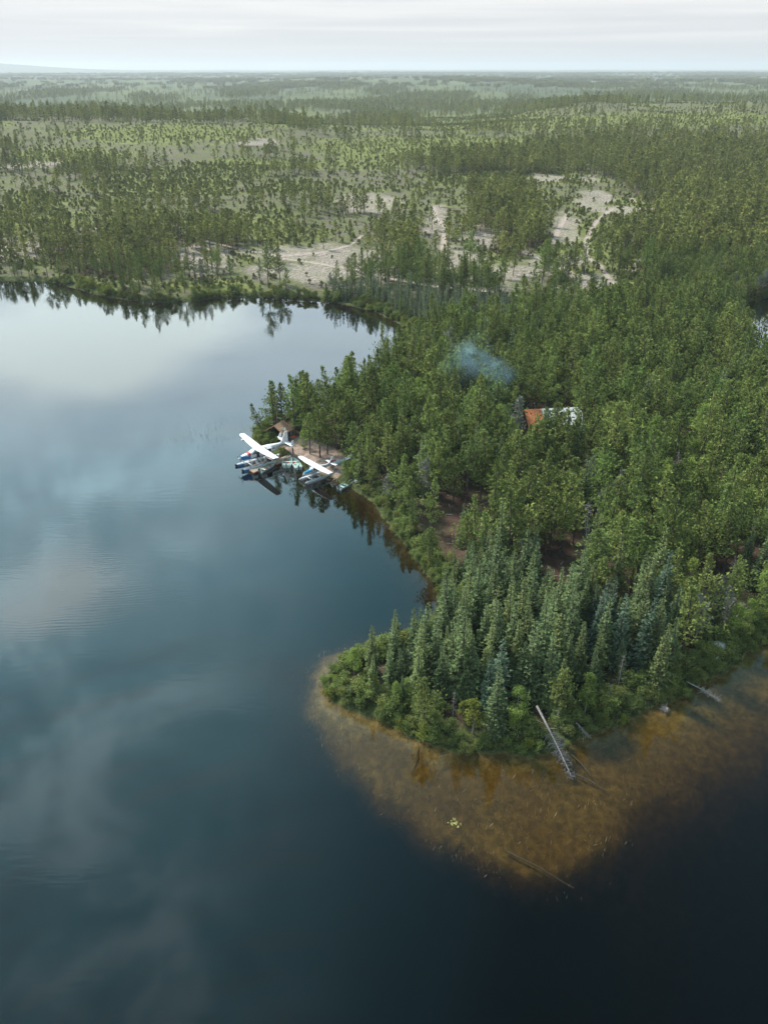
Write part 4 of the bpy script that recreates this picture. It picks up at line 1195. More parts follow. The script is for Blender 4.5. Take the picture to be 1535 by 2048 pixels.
def caravan():
    c = (*g(516, 895.5, 3.75)[:2], 0)
    e = empty('seaplane', c, R(35), 'larger white seaplane with blue nose, red band and tailplane finlets, tied at the dock', 'seaplane')
    fus = [(-4.25, 2.42, .22, .22), (-4.1, 2.42, .44, .46), (-3.3, 2.45, .56, .60), (-2.5, 2.50, .68, .70), (-2.0, 2.55, .74, .78), (-1.35, 2.72, .80, .98), (-.8, 2.78, .82, 1.05), (2.2, 2.80, .82, 1.03),
           (3.2, 2.92, .70, .86), (4.4, 3.08, .46, .60), (5.6, 3.24, .28, .40), (6.9, 3.42, .12, .24)]

    def col(p):
        x_, y_, z_ = p
        if x_ < -2.15 + .0 and z_ < 2.72 + (-(x_) - 2.4) * .09: return 1          # blue cowl
        if -2.75 < x_ < -2.1 and z_ > 2.75: return 2                               # red band
        if x_ > -2.2 and z_ < 2.18 + max(0, x_ - 1.5) * .12 + (0 if x_ < 5 else -.5): return 3 if x_ > 1.0 else 1   # navy/blue belly
        return 0
    MB().rings(loft(fus, 28, 3.0, 7), col).build('fuselage', [M['white'], M['blue_p'], M['red_p'], M['navy']], e, True)
    g_ = MB()      # windscreen: sloped wrap between cowl and wing
    g_.rings([[(-2.08, -.60, 3.02), (-2.14, -.25, 3.24), (-2.14, .25, 3.24), (-2.08, .60, 3.02)], [(-1.0, -.70, 3.62), (-1.02, -.3, 3.80), (-1.02, .3, 3.80), (-1.0, .70, 3.62)]], closed=False, cap=False)
    for s in (-1, 1):
        g_.add([(-1.95, s * .765, 2.85), (-.85, s * .845, 2.85), (-.85, s * .80, 3.50), (-1.15, s * .78, 3.50)], [(0, 1, 2, 3) if s < 0 else (3, 2, 1, 0)])
    g_.build('windscreen', M['glass'], e)
    for s in (-1, 1):
        for x_ in (-.35, .45, 3.05) if s < 0 else (-.35, .45, 1.25, 2.05):
            MB().box((x_ + .2, s * (.825 if x_ < 3 else .735), 3.12), (.38, .04, .34)).build('window', M['glass'], e)
    MB().box((-.55, -.83, 2.55), (.62, .06, 1.25)).build('doorway_shade', M['dark'], e)  # dark slab on the closed hull, painted as the doorway's inner shade
    d_ = MB().box((1.95, -.83, 2.75), (1.25, .06, 1.15)).build('cargo_shade', M['dark'], e)  # second dark slab, shade of the cargo hold put into its colour
    MB().box((1.95, -1.15, 3.72), (1.25, .75, .05), rx=.35).build('cargo_door', M['offwhite'], e)
    wm = MB()
    st = [(-7.95, -.42, 1.18, 4.18), (-7.7, -.55, 1.32, 4.17), (-3.6, -.92, 1.86, 3.94), (-.6, -1.0, 1.98, 3.78), (.6, -1.0, 1.98, 3.78), (3.6, -.92, 1.86, 3.94), (7.7, -.55, 1.32, 4.17), (7.95, -.42, 1.18, 4.18)]
    wm.rings(wing_mesh(st, .12)); wm.build('wing', M['white'], e, True)
    MB().rings([[(-1.25 + 1.2 * (1 - math.cos(a)) * .5, 5.6 + .24 * math.sin(a) * math.cos(b), 3.82 + .24 * math.sin(a) * math.sin(b)) for b in np.linspace(0, 2 * math.pi, 11)[:-1]] for a in np.linspace(.15, 3.0, 8)]).build('radar_pod', M['white'], e, True)
    for s in (-1, 1):
        MB().tube([(0.05, s * .80, 2.0), (-.05, s * 3.9, 3.90)], [.075, .06], 6).build('wing_strut', M['white'], e)
    V, Fc = fin_mesh([(4.4, 3.45), (5.6, 3.78), (6.55, 5.95), (7.15, 5.95), (7.25, 3.5), (6.6, 3.3)], .07)
    MB().add(V, Fc).build('tail_fin', M['white'], e)
    MB().rings(wing_mesh([(-3.15, 6.35, .80, 3.62), (0, 5.95, 1.25, 3.62), (3.15, 6.35, .80, 3.62)], .09)).build('tailplane', M['white'], e, True)
    for s in (-1, 1):
        V, Fc = fin_mesh([(6.3, 3.1), (6.45, 3.9), (6.75, 4.65), (7.15, 4.62), (7.2, 3.4), (6.9, 3.05)], .04)
        MB().add([(a, b + s * 2.7, c_) for a, b, c_ in V], Fc).build('finlet', M['white'], e)
    fc = lambda p: 2 if p[0] < -4.70 else (1 if (p[0] < -3.0 and abs(p[2] - .22) < .22) else 0)
    for s in (-1, 1):
        f_ = float_part(e, s * 1.55, -4.9, 4.1, .98, .95, [M['floatgrey'], M['blue_p'], M['black']], fc)
        for x_ in (-2.9, -1.5, .4, 1.6):
            MB().box((x_, s * 1.55, .615), (.25, .3, .03)).build('deck_hatch', M['black'], f_)
        for (a, b) in (((-2.2, .70, 2.0), (-2.3, 1.5, .55)), ((-.5, .72, 1.85), (.2, 1.5, .55)), ((1.2, .75, 1.85), (.4, 1.5, .55)), ((2.2, .7, 1.9), (2.4, 1.5, .5))):
            MB().tube([(a[0], s * a[1], a[2]), (b[0], s * b[1], b[2])], .075, 6).build('float_strut', M['white'], e)
        MB().box((-1.1, s * 1.05, 1.15), (.5, .06, .9), rx=s * .7).build('boarding_step', M['offwhite'], e)
    for x_ in (-2.3, 2.4):
        MB().tube([(x_, -1.5, .62), (x_, 1.5, .62)], .07, 6).build('spreader_bar', M['white'], e)
    pr = MB().rings([[(-4.25 - .55 * t, .24 * (1 - t ** 1.6) * math.cos(a), 2.42 + .24 * (1 - t ** 1.6) * math.sin(a)) for a in np.linspace(0, 2 * math.pi, 13)[:-1]] for t in (0, .3, .6, .85, .98)]).build('spinner', M['white'], e, True)
    for k in range(3):
        a = 2 * math.pi * k / 3 + .5
        MB().box((0, 0, .68), (.05, .20, 1.2), taper=.6).build('propeller_blade', M['black'], e, loc=(-4.42, 0, 2.42), rot=(a, 0, .0))
    # registration lettering on the rear fuselage
    tx = bpy.data.curves.new('registration', 'FONT'); tx.body = 'C-GXWK'; tx.size = .62; tx.extrude = .008
    o = bpy.data.objects.new('registration', tx); COL.objects.link(o); o.parent = e; o.location = (3.55, -.72, 2.80); o.rotation_euler = (math.pi / 2, -.08, .18)
    tx.materials.append(M['black'])
    bpy.context.view_layer.update(); me = bpy.data.meshes.new_from_object(o.evaluated_get(bpy.context.evaluated_depsgraph_get())); me.name = 'registration'
    n_ = bpy.data.objects.new('registration', me); COL.objects.link(n_); n_.parent = e; n_.location = o.location.copy(); n_.rotation_euler = o.rotation_euler.copy()
    bpy.data.objects.remove(o); n_.name = 'registration'
    return e


def cessna():
    e = empty('seaplane', (-14.3, 155.4, 0), R(40), 'smaller white seaplane with teal cowl top, floats nosed onto the sandy shore', 'seaplane')
    fus = [(-2.75, 1.72, .16, .16), (-2.65, 1.72, .38, .36), (-1.7, 1.76, .50, .46), (-1.3, 1.80, .54, .50), (-.75, 1.98, .56, .70), (.6, 2.0, .56, .70), (1.2, 1.98, .50, .60), (2.6, 1.98, .28, .34), (4.7, 2.10, .09, .17)]
    col = lambda p: 1 if (p[0] < -1.05 and p[2] > 1.92) else (2 if (p[0] > 1.2 and p[2] < 1.80 + .03 * p[0]) else 0)
    MB().rings(loft(fus, 24, 3.0, 6), col).build('fuselage', [M['offwhite'], M['teal_p'], M['navy']], e, True)
    g_ = MB().rings([[(-1.25, -.42, 2.22), (-1.3, 0, 2.30), (-1.25, .42, 2.22)], [(-.62, -.48, 2.62), (-.64, 0, 2.72), (-.62, .48, 2.62)]], closed=False, cap=False)
    g_.build('windscreen', M['floatgrey'], e)
    for s in (-1, 1):
        for x_ in (-.35, .45):
            MB().box((x_, s * .565, 2.28), (.6, .04, .34)).build('window', M['glass'], e)
    st = [(-5.45, -.35, .98, 2.98), (-5.2, -.45, 1.12, 2.97), (-2.6, -.65, 1.60, 2.83), (2.6, -.65, 1.60, 2.83), (5.2, -.45, 1.12, 2.97), (5.45, -.35, .98, 2.98)]
    MB().rings(wing_mesh(st, .12)).build('wing', M['white'], e, True)
    for s in (-1, 1):
        MB().tube([(-.1, s * .55, 1.5), (-.05, s * 2.6, 2.80)], .05, 6).build('wing_strut', M['white'], e)
        fp = float_part(e, s * 1.12, -3.2, 3.0, .72, .72, [M['floatgrey']], None)
        MB().tube([(-3.28, s * 1.12, .22), (-3.16, s * 1.12, .22)], [.08, .1], 6).build('bumper', M['white'], fp)
        for a, b in (((-1.3, .5, 1.42), (-1.5, 1.1, .42)), ((.2, .5, 1.35), (.55, 1.1, .42)), ((.9, .45, 1.4), (.6, 1.1, .42))):
            MB().tube([(a[0], s * a[1], a[2]), (b[0], s * b[1], b[2])], .055, 6).build('float_strut', M['white'], e)
    for x_ in (-1.5, .6): MB().tube([(x_, -1.1, .46), (x_, 1.1, .46)], .05, 6).build('spreader_bar', M['white'], e)
    V, Fc = fin_mesh([(2.9, 2.28), (3.8, 2.42), (4.45, 3.55), (4.95, 3.55), (5.0, 2.0), (4.6, 1.95)], .05)
    MB().add(V, Fc).build('tail_fin', M['white'], e)
    V, Fc = fin_mesh([(3.3, 2.30), (3.9, 2.44), (4.1, 2.80), (4.98, 2.7), (4.99, 2.45), (4.5, 2.25)], .058); MB().add(V, Fc).build('fin_stripe', M['red_p'], e)
    MB().rings(wing_mesh([(-1.7, 4.05, .62, 2.22), (0, 3.85, .95, 2.22), (1.7, 4.05, .62, 2.22)], .09)).build('tailplane', M['white'], e, True)
    MB().rings([[(-2.75 - .30 * t, .17 * (1 - t ** 1.6) * math.cos(a), 1.72 + .17 * (1 - t ** 1.6) * math.sin(a)) for a in np.linspace(0, 2 * math.pi, 11)[:-1]] for t in (0, .4, .75, .98)]).build('spinner', M['white'], e, True)
    for k in range(2):
        MB().box((0, 0, .52), (.04, .14, .95), taper=.6).build('propeller_blade', M['offwhite'], e, loc=(-2.86, 0, 1.72), rot=(.55 + math.pi * k, 0, 0))
    return e


def skiff(loc, rz, label, L=5.0, wd=1.75, inside='mint', hull='minthull', motor=True, cans=1, tilt=0):
    e = empty('skiff', loc, rz, label, 'boat', 'aluminium skiffs at the landing'); e.rotation_euler = (tilt, 0, rz)
    outer = []; inner = []
    for i in range(19):
        t = i / 18; x_ = -L / 2 + L * t
        w_ = wd / 2 * (1 - max(0, (t - .42) / .58) ** 2.1) * (.90 + .10 * math.sin(min(1, t * 2.2) * math.pi / 2)) + .02
        zt = .50 + .22 * t ** 2.4; zb = -.12 + .38 * max(0, (t - .72) / .28) ** 2
        outer.append([(x_, w_, zt), (x_, w_ * .93, zb + .22), (x_, w_ * .62, zb), (x_, 0, zb - .04), (x_, -w_ * .62, zb), (x_, -w_ * .93, zb + .22), (x_, -w_, zt)])
        wi = max(w_ - .06, .01)
        inner.append([(x_, wi, zt - .005), (x_, wi * .9, zb + .26), (x_, wi * .6, zb + .08), (x_, 0, zb + .06), (x_, -wi * .6, zb + .08), (x_, -wi * .9, zb + .26), (x_, -wi, zt - .005)])
    MB().rings(outer, closed=False, cap=False).add([outer[0][k] for k in range(7)], [tuple(range(7))]).build('hull', M[hull], e, True)
    inn = MB().rings([r_[::-1] for r_ in inner], closed=False, cap=False); inn.box((-L / 2 + .05, 0, .24), (.05, wd * .82, .48)); inn.build('interior', M[inside], e)
    for s in (0, 6):
        MB().tube([r_[s] for r_ in outer], .035, 5).build('gunwale', M['white'], e)
    for x_ in (-L * .30, -L * .05, L * .20):
        k = np.interp(x_, [-L / 2, 0, L / 2], [1, .98, .5]); MB().box((x_, 0, .34), (.42, wd * .86 * k, .06)).build('bench', M['offwhite'] if x_ > 0 else M[inside], e)
    if motor:
        mt = MB().box((-L / 2 - .16, .05, .78), (.34, .26, .38), taper=.8).build('outboard_motor', M['black'], e)
        MB().box((-L / 2 - .12, .05, .25), (.14, .10, .8)).build('motor_leg', M['black'], mt)
    return e


def in_boat(e, dx_, dy_, dz_):
    m_ = e.rotation_euler[2]; s_, c_ = math.sin(m_), math.cos(m_)
    return (e.location[0] + dx_ * c_ - dy_ * s_, e.location[1] + dx_ * s_ + dy_ * c_, e.location[2] + dz_)


def jerry(loc, rz, label):
    o = MB().box((0, 0, .17), (.42, .26, .34), taper=.9); o.box((0, 0, .37), (.24, .05, .05)); o.tube([(.13, 0, .33), (.17, 0, .42)], .035, 6)
    ob = o.build('fuel_can', M['orange'], None, loc=loc, rot=(0, 0, rz)); tag(ob, label, 'fuel can', 'orange fuel cans in the boats'); return ob


caravan(); cessna()


def between(Pa, Pb):
    return math.atan2(Pb[1] - Pa[1], Pb[0] - Pa[0]), ((Pa[0] + Pb[0]) / 2, (Pa[1] + Pb[1]) / 2, 0), math.hypot(Pb[0] - Pa[0], Pb[1] - Pa[1])


for (st_, bw_, lab, wd_, L_) in (((521, 942), (551, 925), 'mint skiff lying along the outer side of the dock, bow to shore', 1.7, 5.4),
                                 ((573, 934), (577, 912), 'wide mint skiff moored square to the bank beside the end of the dock', 2.0, 5.2),
                                 ((597, 936), (586, 919), 'narrow mint skiff with dark-stained stern, angled between the wide skiff and the small seaplane', 1.7, 4.9),
                                 ((684, 974), (702, 965), 'skiff half hidden under the bank bushes right of the small seaplane', 1.5, 4.6)):
    a, ctr, L0 = between(g(*st_, .3), g(*bw_, .3))
    b_ = skiff((ctr[0], ctr[1], .05), a, lab, L_, wd_)
    jerry(in_boat(b_, L_ * .12, .2, .08), a + .4, 'orange fuel can lying in the ' + lab.split(' skiff')[0].split(' with')[0] + {'m': ' skiff along the dock', 'w': ' skiff at the bank', 'n': ' skiff by the small seaplane', 's': 'skiff under the bushes'}[lab[0]] if lab[0] != 's' else 'orange fuel can in the skiff half hidden under the bank bushes')
    if lab[0] in 'mw':
        jerry(in_boat(b_, -L_ * .18, -.2, .08), a + 1.2, 'second orange fuel can nearer the stern of the ' + ('skiff lying along the dock' if lab[0] == 'm' else 'wide skiff at the bank'))
# upturned grey boat on the sand behind the small seaplane's tail
a, ctr, L0 = between(gt(665, 931), gt(694, 917))
cn = MB().rings([[(x_, .62 * max(0.02, 1 - abs(x_ / 2.9) ** 2.2) * math.cos(th), .02 + .52 * max(0.05, 1 - abs(x_ / 2.9) ** 2.6) * math.sin(th)) for th in np.linspace(0, math.pi, 9)] for x_ in np.linspace(-2.9, 2.9, 15)], closed=False, cap=False)
tag(cn.build('upturned_boat', M['floatgrey'], None, True, loc=(ctr[0], ctr[1], hz(ctr[0], ctr[1])), rot=(0, 0, a)), 'long grey boat lying upside down on the sand behind the small seaplane tail', 'boat')


def dock(P, label, z=.42):
    """P: four corners"""
    A_, B_, C_, D_ = [np.array(p[:2]) for p in P]
    c = (A_ + B_ + C_ + D_) / 4
    e = empty('dock', (c[0], c[1], 0), 0, label, 'dock', 'wooden docks at the landing')
    n = max(6, int(np.linalg.norm((D_ - A_)) / .32)); pl = MB()
    for i in range(n):
        t0, t1 = i / n, (i + .93) / n
        q = [A_ + (D_ - A_) * t0, B_ + (C_ - B_) * t0, B_ + (C_ - B_) * t1, A_ + (D_ - A_) * t1]
        V = [(*(p_ - c), z) for p_ in q] + [(*(p_ - c), z - .05) for p_ in q]
        pl.add(V, [(0, 1, 2, 3), (7, 6, 5, 4), (0, 4, 5, 1), (1, 5, 6, 2), (2, 6, 7, 3), (3, 7, 4, 0)])
    pl.build('deck', M['plank'], e)
    for p0, p1 in ((A_, B_), (B_, C_), (C_, D_), (D_, A_)):
        d_ = p1 - p0; L_ = np.linalg.norm(d_)
        MB().box((*((p0 + p1) / 2 - c), z - .17), (L_ + .06, .09, .22), rz=math.atan2(d_[1], d_[0])).build('edge_board', M['plankedge'], e)
    for p0 in (A_, B_, C_, D_):
        q = p0 + (c - p0) * .08
        MB().tube([(*(q - c), -1.0), (*(q - c), z - .05)], .10, 8).build('post', M['bark'], e)
    return e


dock([g(493.5, 935, .42), g(507, 945, .42), g(552.5, 926, .42), g(541, 915.5, .42)], 'long plank dock with orange edge boards beside the larger seaplane')
dock([g(548.5, 921, .5), g(551.5, 928, .5), g(565.5, 922.5, .5), g(556, 917, .5)], 'short square dock section under the wing tip at the inner end', .5)
dock([g(556.5, 917.5, .58), g(563, 921.5, .58), g(584, 909.5, .75), g(577, 907, .75)], 'narrow plank gangway from the dock up to the sandy bank', .58)
# things lying on the dock and floats
bg = MB(); bg.rings([[(x_, .20 * math.cos(a), .20 + .19 * math.sin(a)) for a in np.linspace(0, 2 * math.pi, 11)[:-1]] for x_ in (-.55, -.5, 0, .5, .55)]); bg.box((0, 0, .42), (.5, .05, .04))
bo = bg.build('duffel_bag', M['black'], None, True, loc=g(538.5, 922, .43), rot=(0, 0, -.5)); tag(bo, 'black duffel bag lying across the middle of the long dock', 'bag')
rp = MB()
for k in range(3):
    rp.tube([(.28 * (1 - .2 * k) * math.cos(a), .22 * (1 - .2 * k) * math.sin(a), .03 + .03 * k) for a in np.linspace(0, 6.2, 14)], .025, 5)
tag(rp.build('rope_coil', M['bark'], None, loc=g(526, 929, .43)), 'brown rope coiled on the planks of the long dock', 'rope')
tag(MB().box((0, 0, .12), (.35, .5, .24)).box((0, 0, .26), (.37, .52, .04)).build('crate', M['roofbrown'], None, loc=g(530, 926.5, .43), rot=(0, 0, .3)), 'small brown box on the dock next to the coiled rope', 'box')
for k, (px, py, lab) in enumerate(((556.5, 913, 'white pail standing at the inner end of the dock, the larger of two'), (551.5, 913, 'small white pail left of the larger one by the dock'))):
    s_ = 1.0 - .3 * k
    b_ = MB().tube([(0, 0, 0), (0, 0, .55 * s_)], [.20 * s_, .26 * s_], 12); b_.tube([(0, -.25 * s_, .5 * s_), (0, 0, .72 * s_), (0, .25 * s_, .5 * s_)], .015, 4)
    tag(b_.build('pail', M['white'], None, loc=g(px, py, .55)), lab, 'pail')


def chain_body(name, J, E_, Rr, m_, parent, sub=2):
    me = bpy.data.meshes.new(name); me.from_pydata(J, E_, []); o = link(name, me, parent)
    md = o.modifiers.new('skin', 'SKIN'); sv = me.skin_vertices[0].data
    for i, r_ in enumerate(Rr): sv[i].radius = (r_, r_) if not isinstance(r_, tuple) else r_
    sv[0].use_root = True
    s2 = o.modifiers.new('sub', 'SUBSURF'); s2.levels = sub; s2.render_levels = sub
    me.materials.append(m_); return o


def person():
    p = gt(586, 908)
    e = empty('person', p, R(200), 'person in dark jacket and jeans walking on the sand towards the shelter', 'person')
    # x forward, one continuous body from pelvis
    J = [(0, 0, .95), (0, 0, 1.15), (.02, 0, 1.38), (.03, 0, 1.52), (.05, 0, 1.60), (.06, 0, 1.70),
         (0, .11, .92), (.10, .12, .52), (-.02, .12, .10), (.12, .13, .04), (0, -.11, .92), (-.06, -.12, .52), (-.26, -.12, .14), (-.15, -.13, .05),
         (.02, .21, 1.42), (-.04, .26, 1.16), (.08, .24, .92), (.14, .23, .84), (.02, -.21, 1.42), (.04, -.27, 1.16), (.20, -.22, 1.02), (.27, -.20, .98)]
    E_ = [(0, 1), (1, 2), (2, 3), (3, 4), (4, 5), (0, 6), (6, 7), (7, 8), (8, 9), (0, 10), (10, 11), (11, 12), (12, 13), (2, 14), (14, 15), (15, 16), (16, 17), (2, 18), (18, 19), (19, 20), (20, 21)]
    Rr = [.13, .13, .155, .065, .075, .10, .095, .065, .045, .04, .095, .065, .045, .04, .065, .045, .033, .03, .065, .045, .033, .03]
    chain_body('body', J, E_, Rr, M['skin'], e)
    chain_body('jacket', [(0, 0, .98), (0, 0, 1.15), (.02, 0, 1.36), (.02, 0, 1.46), (.02, .20, 1.41), (-.04, .26, 1.16), (.07, .245, .95), (.02, -.20, 1.41), (.04, -.27, 1.16), (.18, -.225, 1.04)],
               [(0, 1), (1, 2), (2, 3), (2, 4), (4, 5), (5, 6), (2, 7), (7, 8), (8, 9)], [.16, .165, .185, .09, .085, .065, .05, .085, .065, .05], M['jacket'], e)
    chain_body('trousers', [(0, 0, .98), (0, .11, .90), (.10, .12, .52), (-.02, .12, .13), (0, -.11, .90), (-.06, -.12, .52), (-.25, -.12, .17)], [(0, 1), (1, 2), (2, 3), (0, 4), (4, 5), (5, 6)], [.15, .115, .085, .065, .115, .085, .065], M['jeans'], e)
    for s, q in ((1, (.06, .13, .045)), (-1, (-.19, -.125, .055))):
        MB().rings([[(q[0] + x_, q[1] + w_ * math.cos(a), max(.0, q[2] + .045 * math.sin(a))) for a in np.linspace(0, 2 * math.pi, 9)[:-1]] for x_, w_ in ((-.12, .03), (-.08, .045), (.06, .05), (.14, .03))]).build('shoe', M['black'], e)
    MB().rings([[(.06 - .02 + .115 * math.sin(b) * math.cos(a), .11 * math.sin(b) * math.sin(a), 1.70 + .12 * math.cos(b)) for a in np.linspace(0, 2 * math.pi, 13)[:-1]] for b in np.linspace(.05, 1.75, 7)]).build('hair', M['black'], e, True)


person()


def shelter():
    c = gt(559, 878)
    e = empty('shelter', (c[0], c[1], c[2] - .1), R(-28), 'open timber shelter with weathered brown gable roof behind the larger seaplane', 'shelter')
    hw, hl, ze, zr = 2.5, 1.9, 2.3, 4.0
    for x_ in (-1, 1):
        m_ = MB(); V = []
        for (a, b, c_) in ((0, -hl, zr), (x_ * hw, -hl, ze), (x_ * hw, hl, ze), (0, hl, zr)): V += [(a, b, c_), (a, b, c_ - .12)]
        m_.add(V, [(0, 2, 4, 6), (1, 7, 5, 3), (0, 1, 3, 2), (2, 3, 5, 4), (4, 5, 7, 6), (6, 7, 1, 0)] if x_ > 0 else [(6, 4, 2, 0), (3, 5, 7, 1), (2, 3, 1, 0), (4, 5, 3, 2), (6, 7, 5, 4), (0, 1, 7, 6)])
        m_.build('roof', M['roofbrown'], e)
        for y_ in (-hl - .05, hl + .05):
            MB().tube([(0, y_, zr + .02), (x_ * (hw + .1), y_, ze - .03)], .07, 5).build('barge_board', M['plankedge'], e)
        for y_ in (-1, 0, 1):
            MB().tube([(x_ * (hw - .3), y_ * (hl - .3), -.4), (x_ * (hw - .3), y_ * (hl - .3), ze + .1)], .09, 6).build('post', M['greybark'], e)
    MB().box((-(hw - .35), 0, 1.1), (.05, hl * 1.7, 2.2)).build('tarp_wall', M['tarp'], e)
    MB().box((0, hl - .35, 1.1), (hw * 1.7, .05, 2.2)).build('tarp_wall', M['tarp'], e)
    MB().box((.2, -.3, .42), (1.6, .8, .06)).box((-.4, -.3, .2), (.08, .7, .4)).box((.8, -.3, .2), (.08, .7, .4)).build('table', M['plank'], e)


shelter()


def cabin():
    x0, y0, z0 = CABIN
    e = empty('cabin', (x0, y0, z0 - .1), R(7), 'log cabin deep in the pines, roof half rusty red and half pale metal', 'cabin')
    hl, hw, ze, zr = 6.6, 4.2, 2.7, 5.2
    for s, (cx_, cy_, dx_, dy_) in enumerate(((0, -hw + .3, hl * 1.86, .25), (0, hw - .3, hl * 1.86, .25), (-hl + .45, 0, .25, hw * 1.75), (hl - .45, 0, .25, hw * 1.75))):
        MB().box((cx_, cy_, 1.35), (dx_, dy_, 2.7)).build('wall', M['logwall'], e)
    for s in (-1, 1):
        MB().add([(s * (hl - .45), -hw + .4, 2.7), (s * (hl - .45), hw - .4, 2.7), (s * (hl - .45), 0, zr - .15), (s * (hl - .65), -hw + .4, 2.7), (s * (hl - .65), hw - .4, 2.7), (s * (hl - .65), 0, zr - .15)],
                 [(0, 1, 2), (3, 5, 4), (0, 3, 4, 1), (1, 4, 5, 2), (2, 5, 3, 0)]).build('gable', M['logwall'], e)

    def slab(x_a, x_b, sgn, m_, nm, dz_=0):
        V = []
        for (a, b, c_) in ((x_a, 0, zr + dz_), (x_b, 0, zr + dz_), (x_b, sgn * hw, ze + dz_), (x_a, sgn * hw, ze + dz_)): V += [(a, b, c_), (a, b, c_ - .12)]
        mb = MB().add(V, [(0, 2, 4, 6), (1, 7, 5, 3), (0, 1, 3, 2), (2, 3, 5, 4), (4, 5, 7, 6), (6, 7, 1, 0)])
        n_ = int((x_b - x_a) / .6)
        for k in range(1, n_):
            x_ = x_a + (x_b - x_a) * k / n_; mb.box((x_, sgn * hw / 2, (zr + ze) / 2 + dz_ + .03), (.05, math.hypot(hw, zr - ze), .05), rx=-sgn * math.atan2(zr - ze, hw))
        return mb.build(nm, M[m_], e)
    for sgn in (-1, 1):
        slab(-hl, -hl + 4.0, sgn, 'roofrust', 'rusty_roof')
        slab(-hl + 4.01, hl, sgn, 'roofpale', 'pale_roof')
    # the rusty lean-to running down towards the trees
    V = []
    for (a, b, c_) in ((-hl, -hw - .02, ze - .05), (-hl + 4, -hw - .02, ze - .05), (-hl + 4.8, -hw - 3.2, ze - .9), (-hl + 1.6, -hw - 3.2, ze - .9)): V += [(a, b, c_), (a, b, c_ - .1)]
    MB().add(V, [(0, 2, 4, 6), (1, 7, 5, 3), (0, 1, 3, 2), (2, 3, 5, 4), (4, 5, 7, 6), (6, 7, 1, 0)]).build('porch_roof', M['roofrust'], e)
    for x_ in (-hl + 1.9, -hl + 4.5): MB().tube([(x_, -hw - 3.0, -.3), (x_, -hw - 3.0, ze - .95)], .09, 6).build('porch_post', M['bark'], e)
    for x_ in (-1, 3): 
        w_ = MB().box((x_, -hw + .16, 1.6), (1.1, .06, .9)).build('window', M['glass'], e)
        MB().box((x_, -hw + .13, 1.12), (1.3, .1, .08)).build('sill', M['offwhite'], w_)
    MB().box((-4.4, -hw + .16, 1.05), (.95, .07, 2.05)).build('door', M['tarp'], e)
    ch = MB().tube([(-4.2, 1.4, 3.9), (-4.2, 1.4, 6.0)], .16, 10); ch.tube([(-4.2, 1.4, 6.0), (-4.2, 1.4, 6.2)], .24, 10); ch.build('stovepipe', M['black'], e)
    x1, y1, z1 = gt(1252, 845)
    s_ = empty('shed', (x1, y1, z1), R(15), 'tiny shed with white roof showing between pines right of the cabin', 'shed')
    MB().box((0, 0, 1.1), (2.2, 2.2, 2.2)).build('wall', M['logwall'], s_)
    MB().box((0, 0, 2.35), (2.8, 2.9, .12), rx=.18).build('roof', M['white'], s_)
    MB().box((0, -1.12, 1.0), (.8, .06, 1.8)).build('door', M['tarp'], s_)


cabin()

# flag by the shelter
x1, y1, z1 = gt(563, 884)
e = empty('flag', (x1, y1, z1), R(10), 'small white flag with yellow centre on a pole above the seaplane fin', 'flag')
MB().tube([(0, 0, -.3), (0, 0, 3.5)], [.04, .025], 6).build('pole', M['white'], e)
fl = [[(.04 + 1.05 * t, .10 * math.sin(t * 5), 3.42 - h_) for h_ in np.linspace(0, .62, 5)] for t in np.linspace(0, 1, 13)]
MB().rings(fl, lambda p: 1 if (p[0] - .56) ** 2 + (p[2] - 3.11) ** 2 < .055 else 0, cap=False, closed=False).build('cloth', [M['white'], M['yellow_p']], e)
# orange kayak-like tub on the sand at the wood's edge, dark crate stack behind the fin
x1, y1, z1 = gt(586, 875)
tb = MB().rings([[(x_, .42 * max(.1, 1 - abs(x_ / .85) ** 2.5) * math.cos(a), .05 + .34 * max(.1, 1 - abs(x_ / .85) ** 3) * math.sin(a)) for a in np.linspace(0, math.pi, 8)] for x_ in np.linspace(-.85, .85, 9)], closed=False, cap=False)
tag(tb.build('orange_sled', M['orange'], None, True, loc=(x1, y1, z1), rot=(0, 0, .3)), 'small orange sled lying at the edge of the wood above the sand', 'sled')
x1, y1, z1 = gt(572, 885)
o = MB().box((0, 0, .45), (1.3, .9, .9)); o.box((0, 0, .93), (1.4, 1.0, .06)); o.box((.1, .1, 1.15), (.7, .6, .35))
tag(o.build('covered_gear', M['navy'], None, loc=(x1, y1, z1), rot=(0, 0, .4)), 'dark stack of covered gear on the sand just behind the larger seaplane fin', 'gear')
x1, y1, z1 = gt(703, 918)
V = []; n_ = 9
for i in range(n_):
    for j in range(n_): V.append(((i / 8 - .5) * 2.6, (j / 8 - .5) * 2.0, .12 + .9 * max(0, 1 - abs(i / 8 - .5) * 2.2) * (.8 + .2 * math.sin(j * 2.1)) + random.uniform(0, .05)))
tp = MB().add(V, [(i * n_ + j, (i + 1) * n_ + j, (i + 1) * n_ + j + 1, i * n_ + j + 1) for i in range(8) for j in range(8)])
tag(tp.build('pale_tarpaulin', M['offwhite'], None, loc=(x1, y1, z1 - .05)), 'pale tarpaulin draped over a heap behind the grey upturned boat', 'tarpaulin')


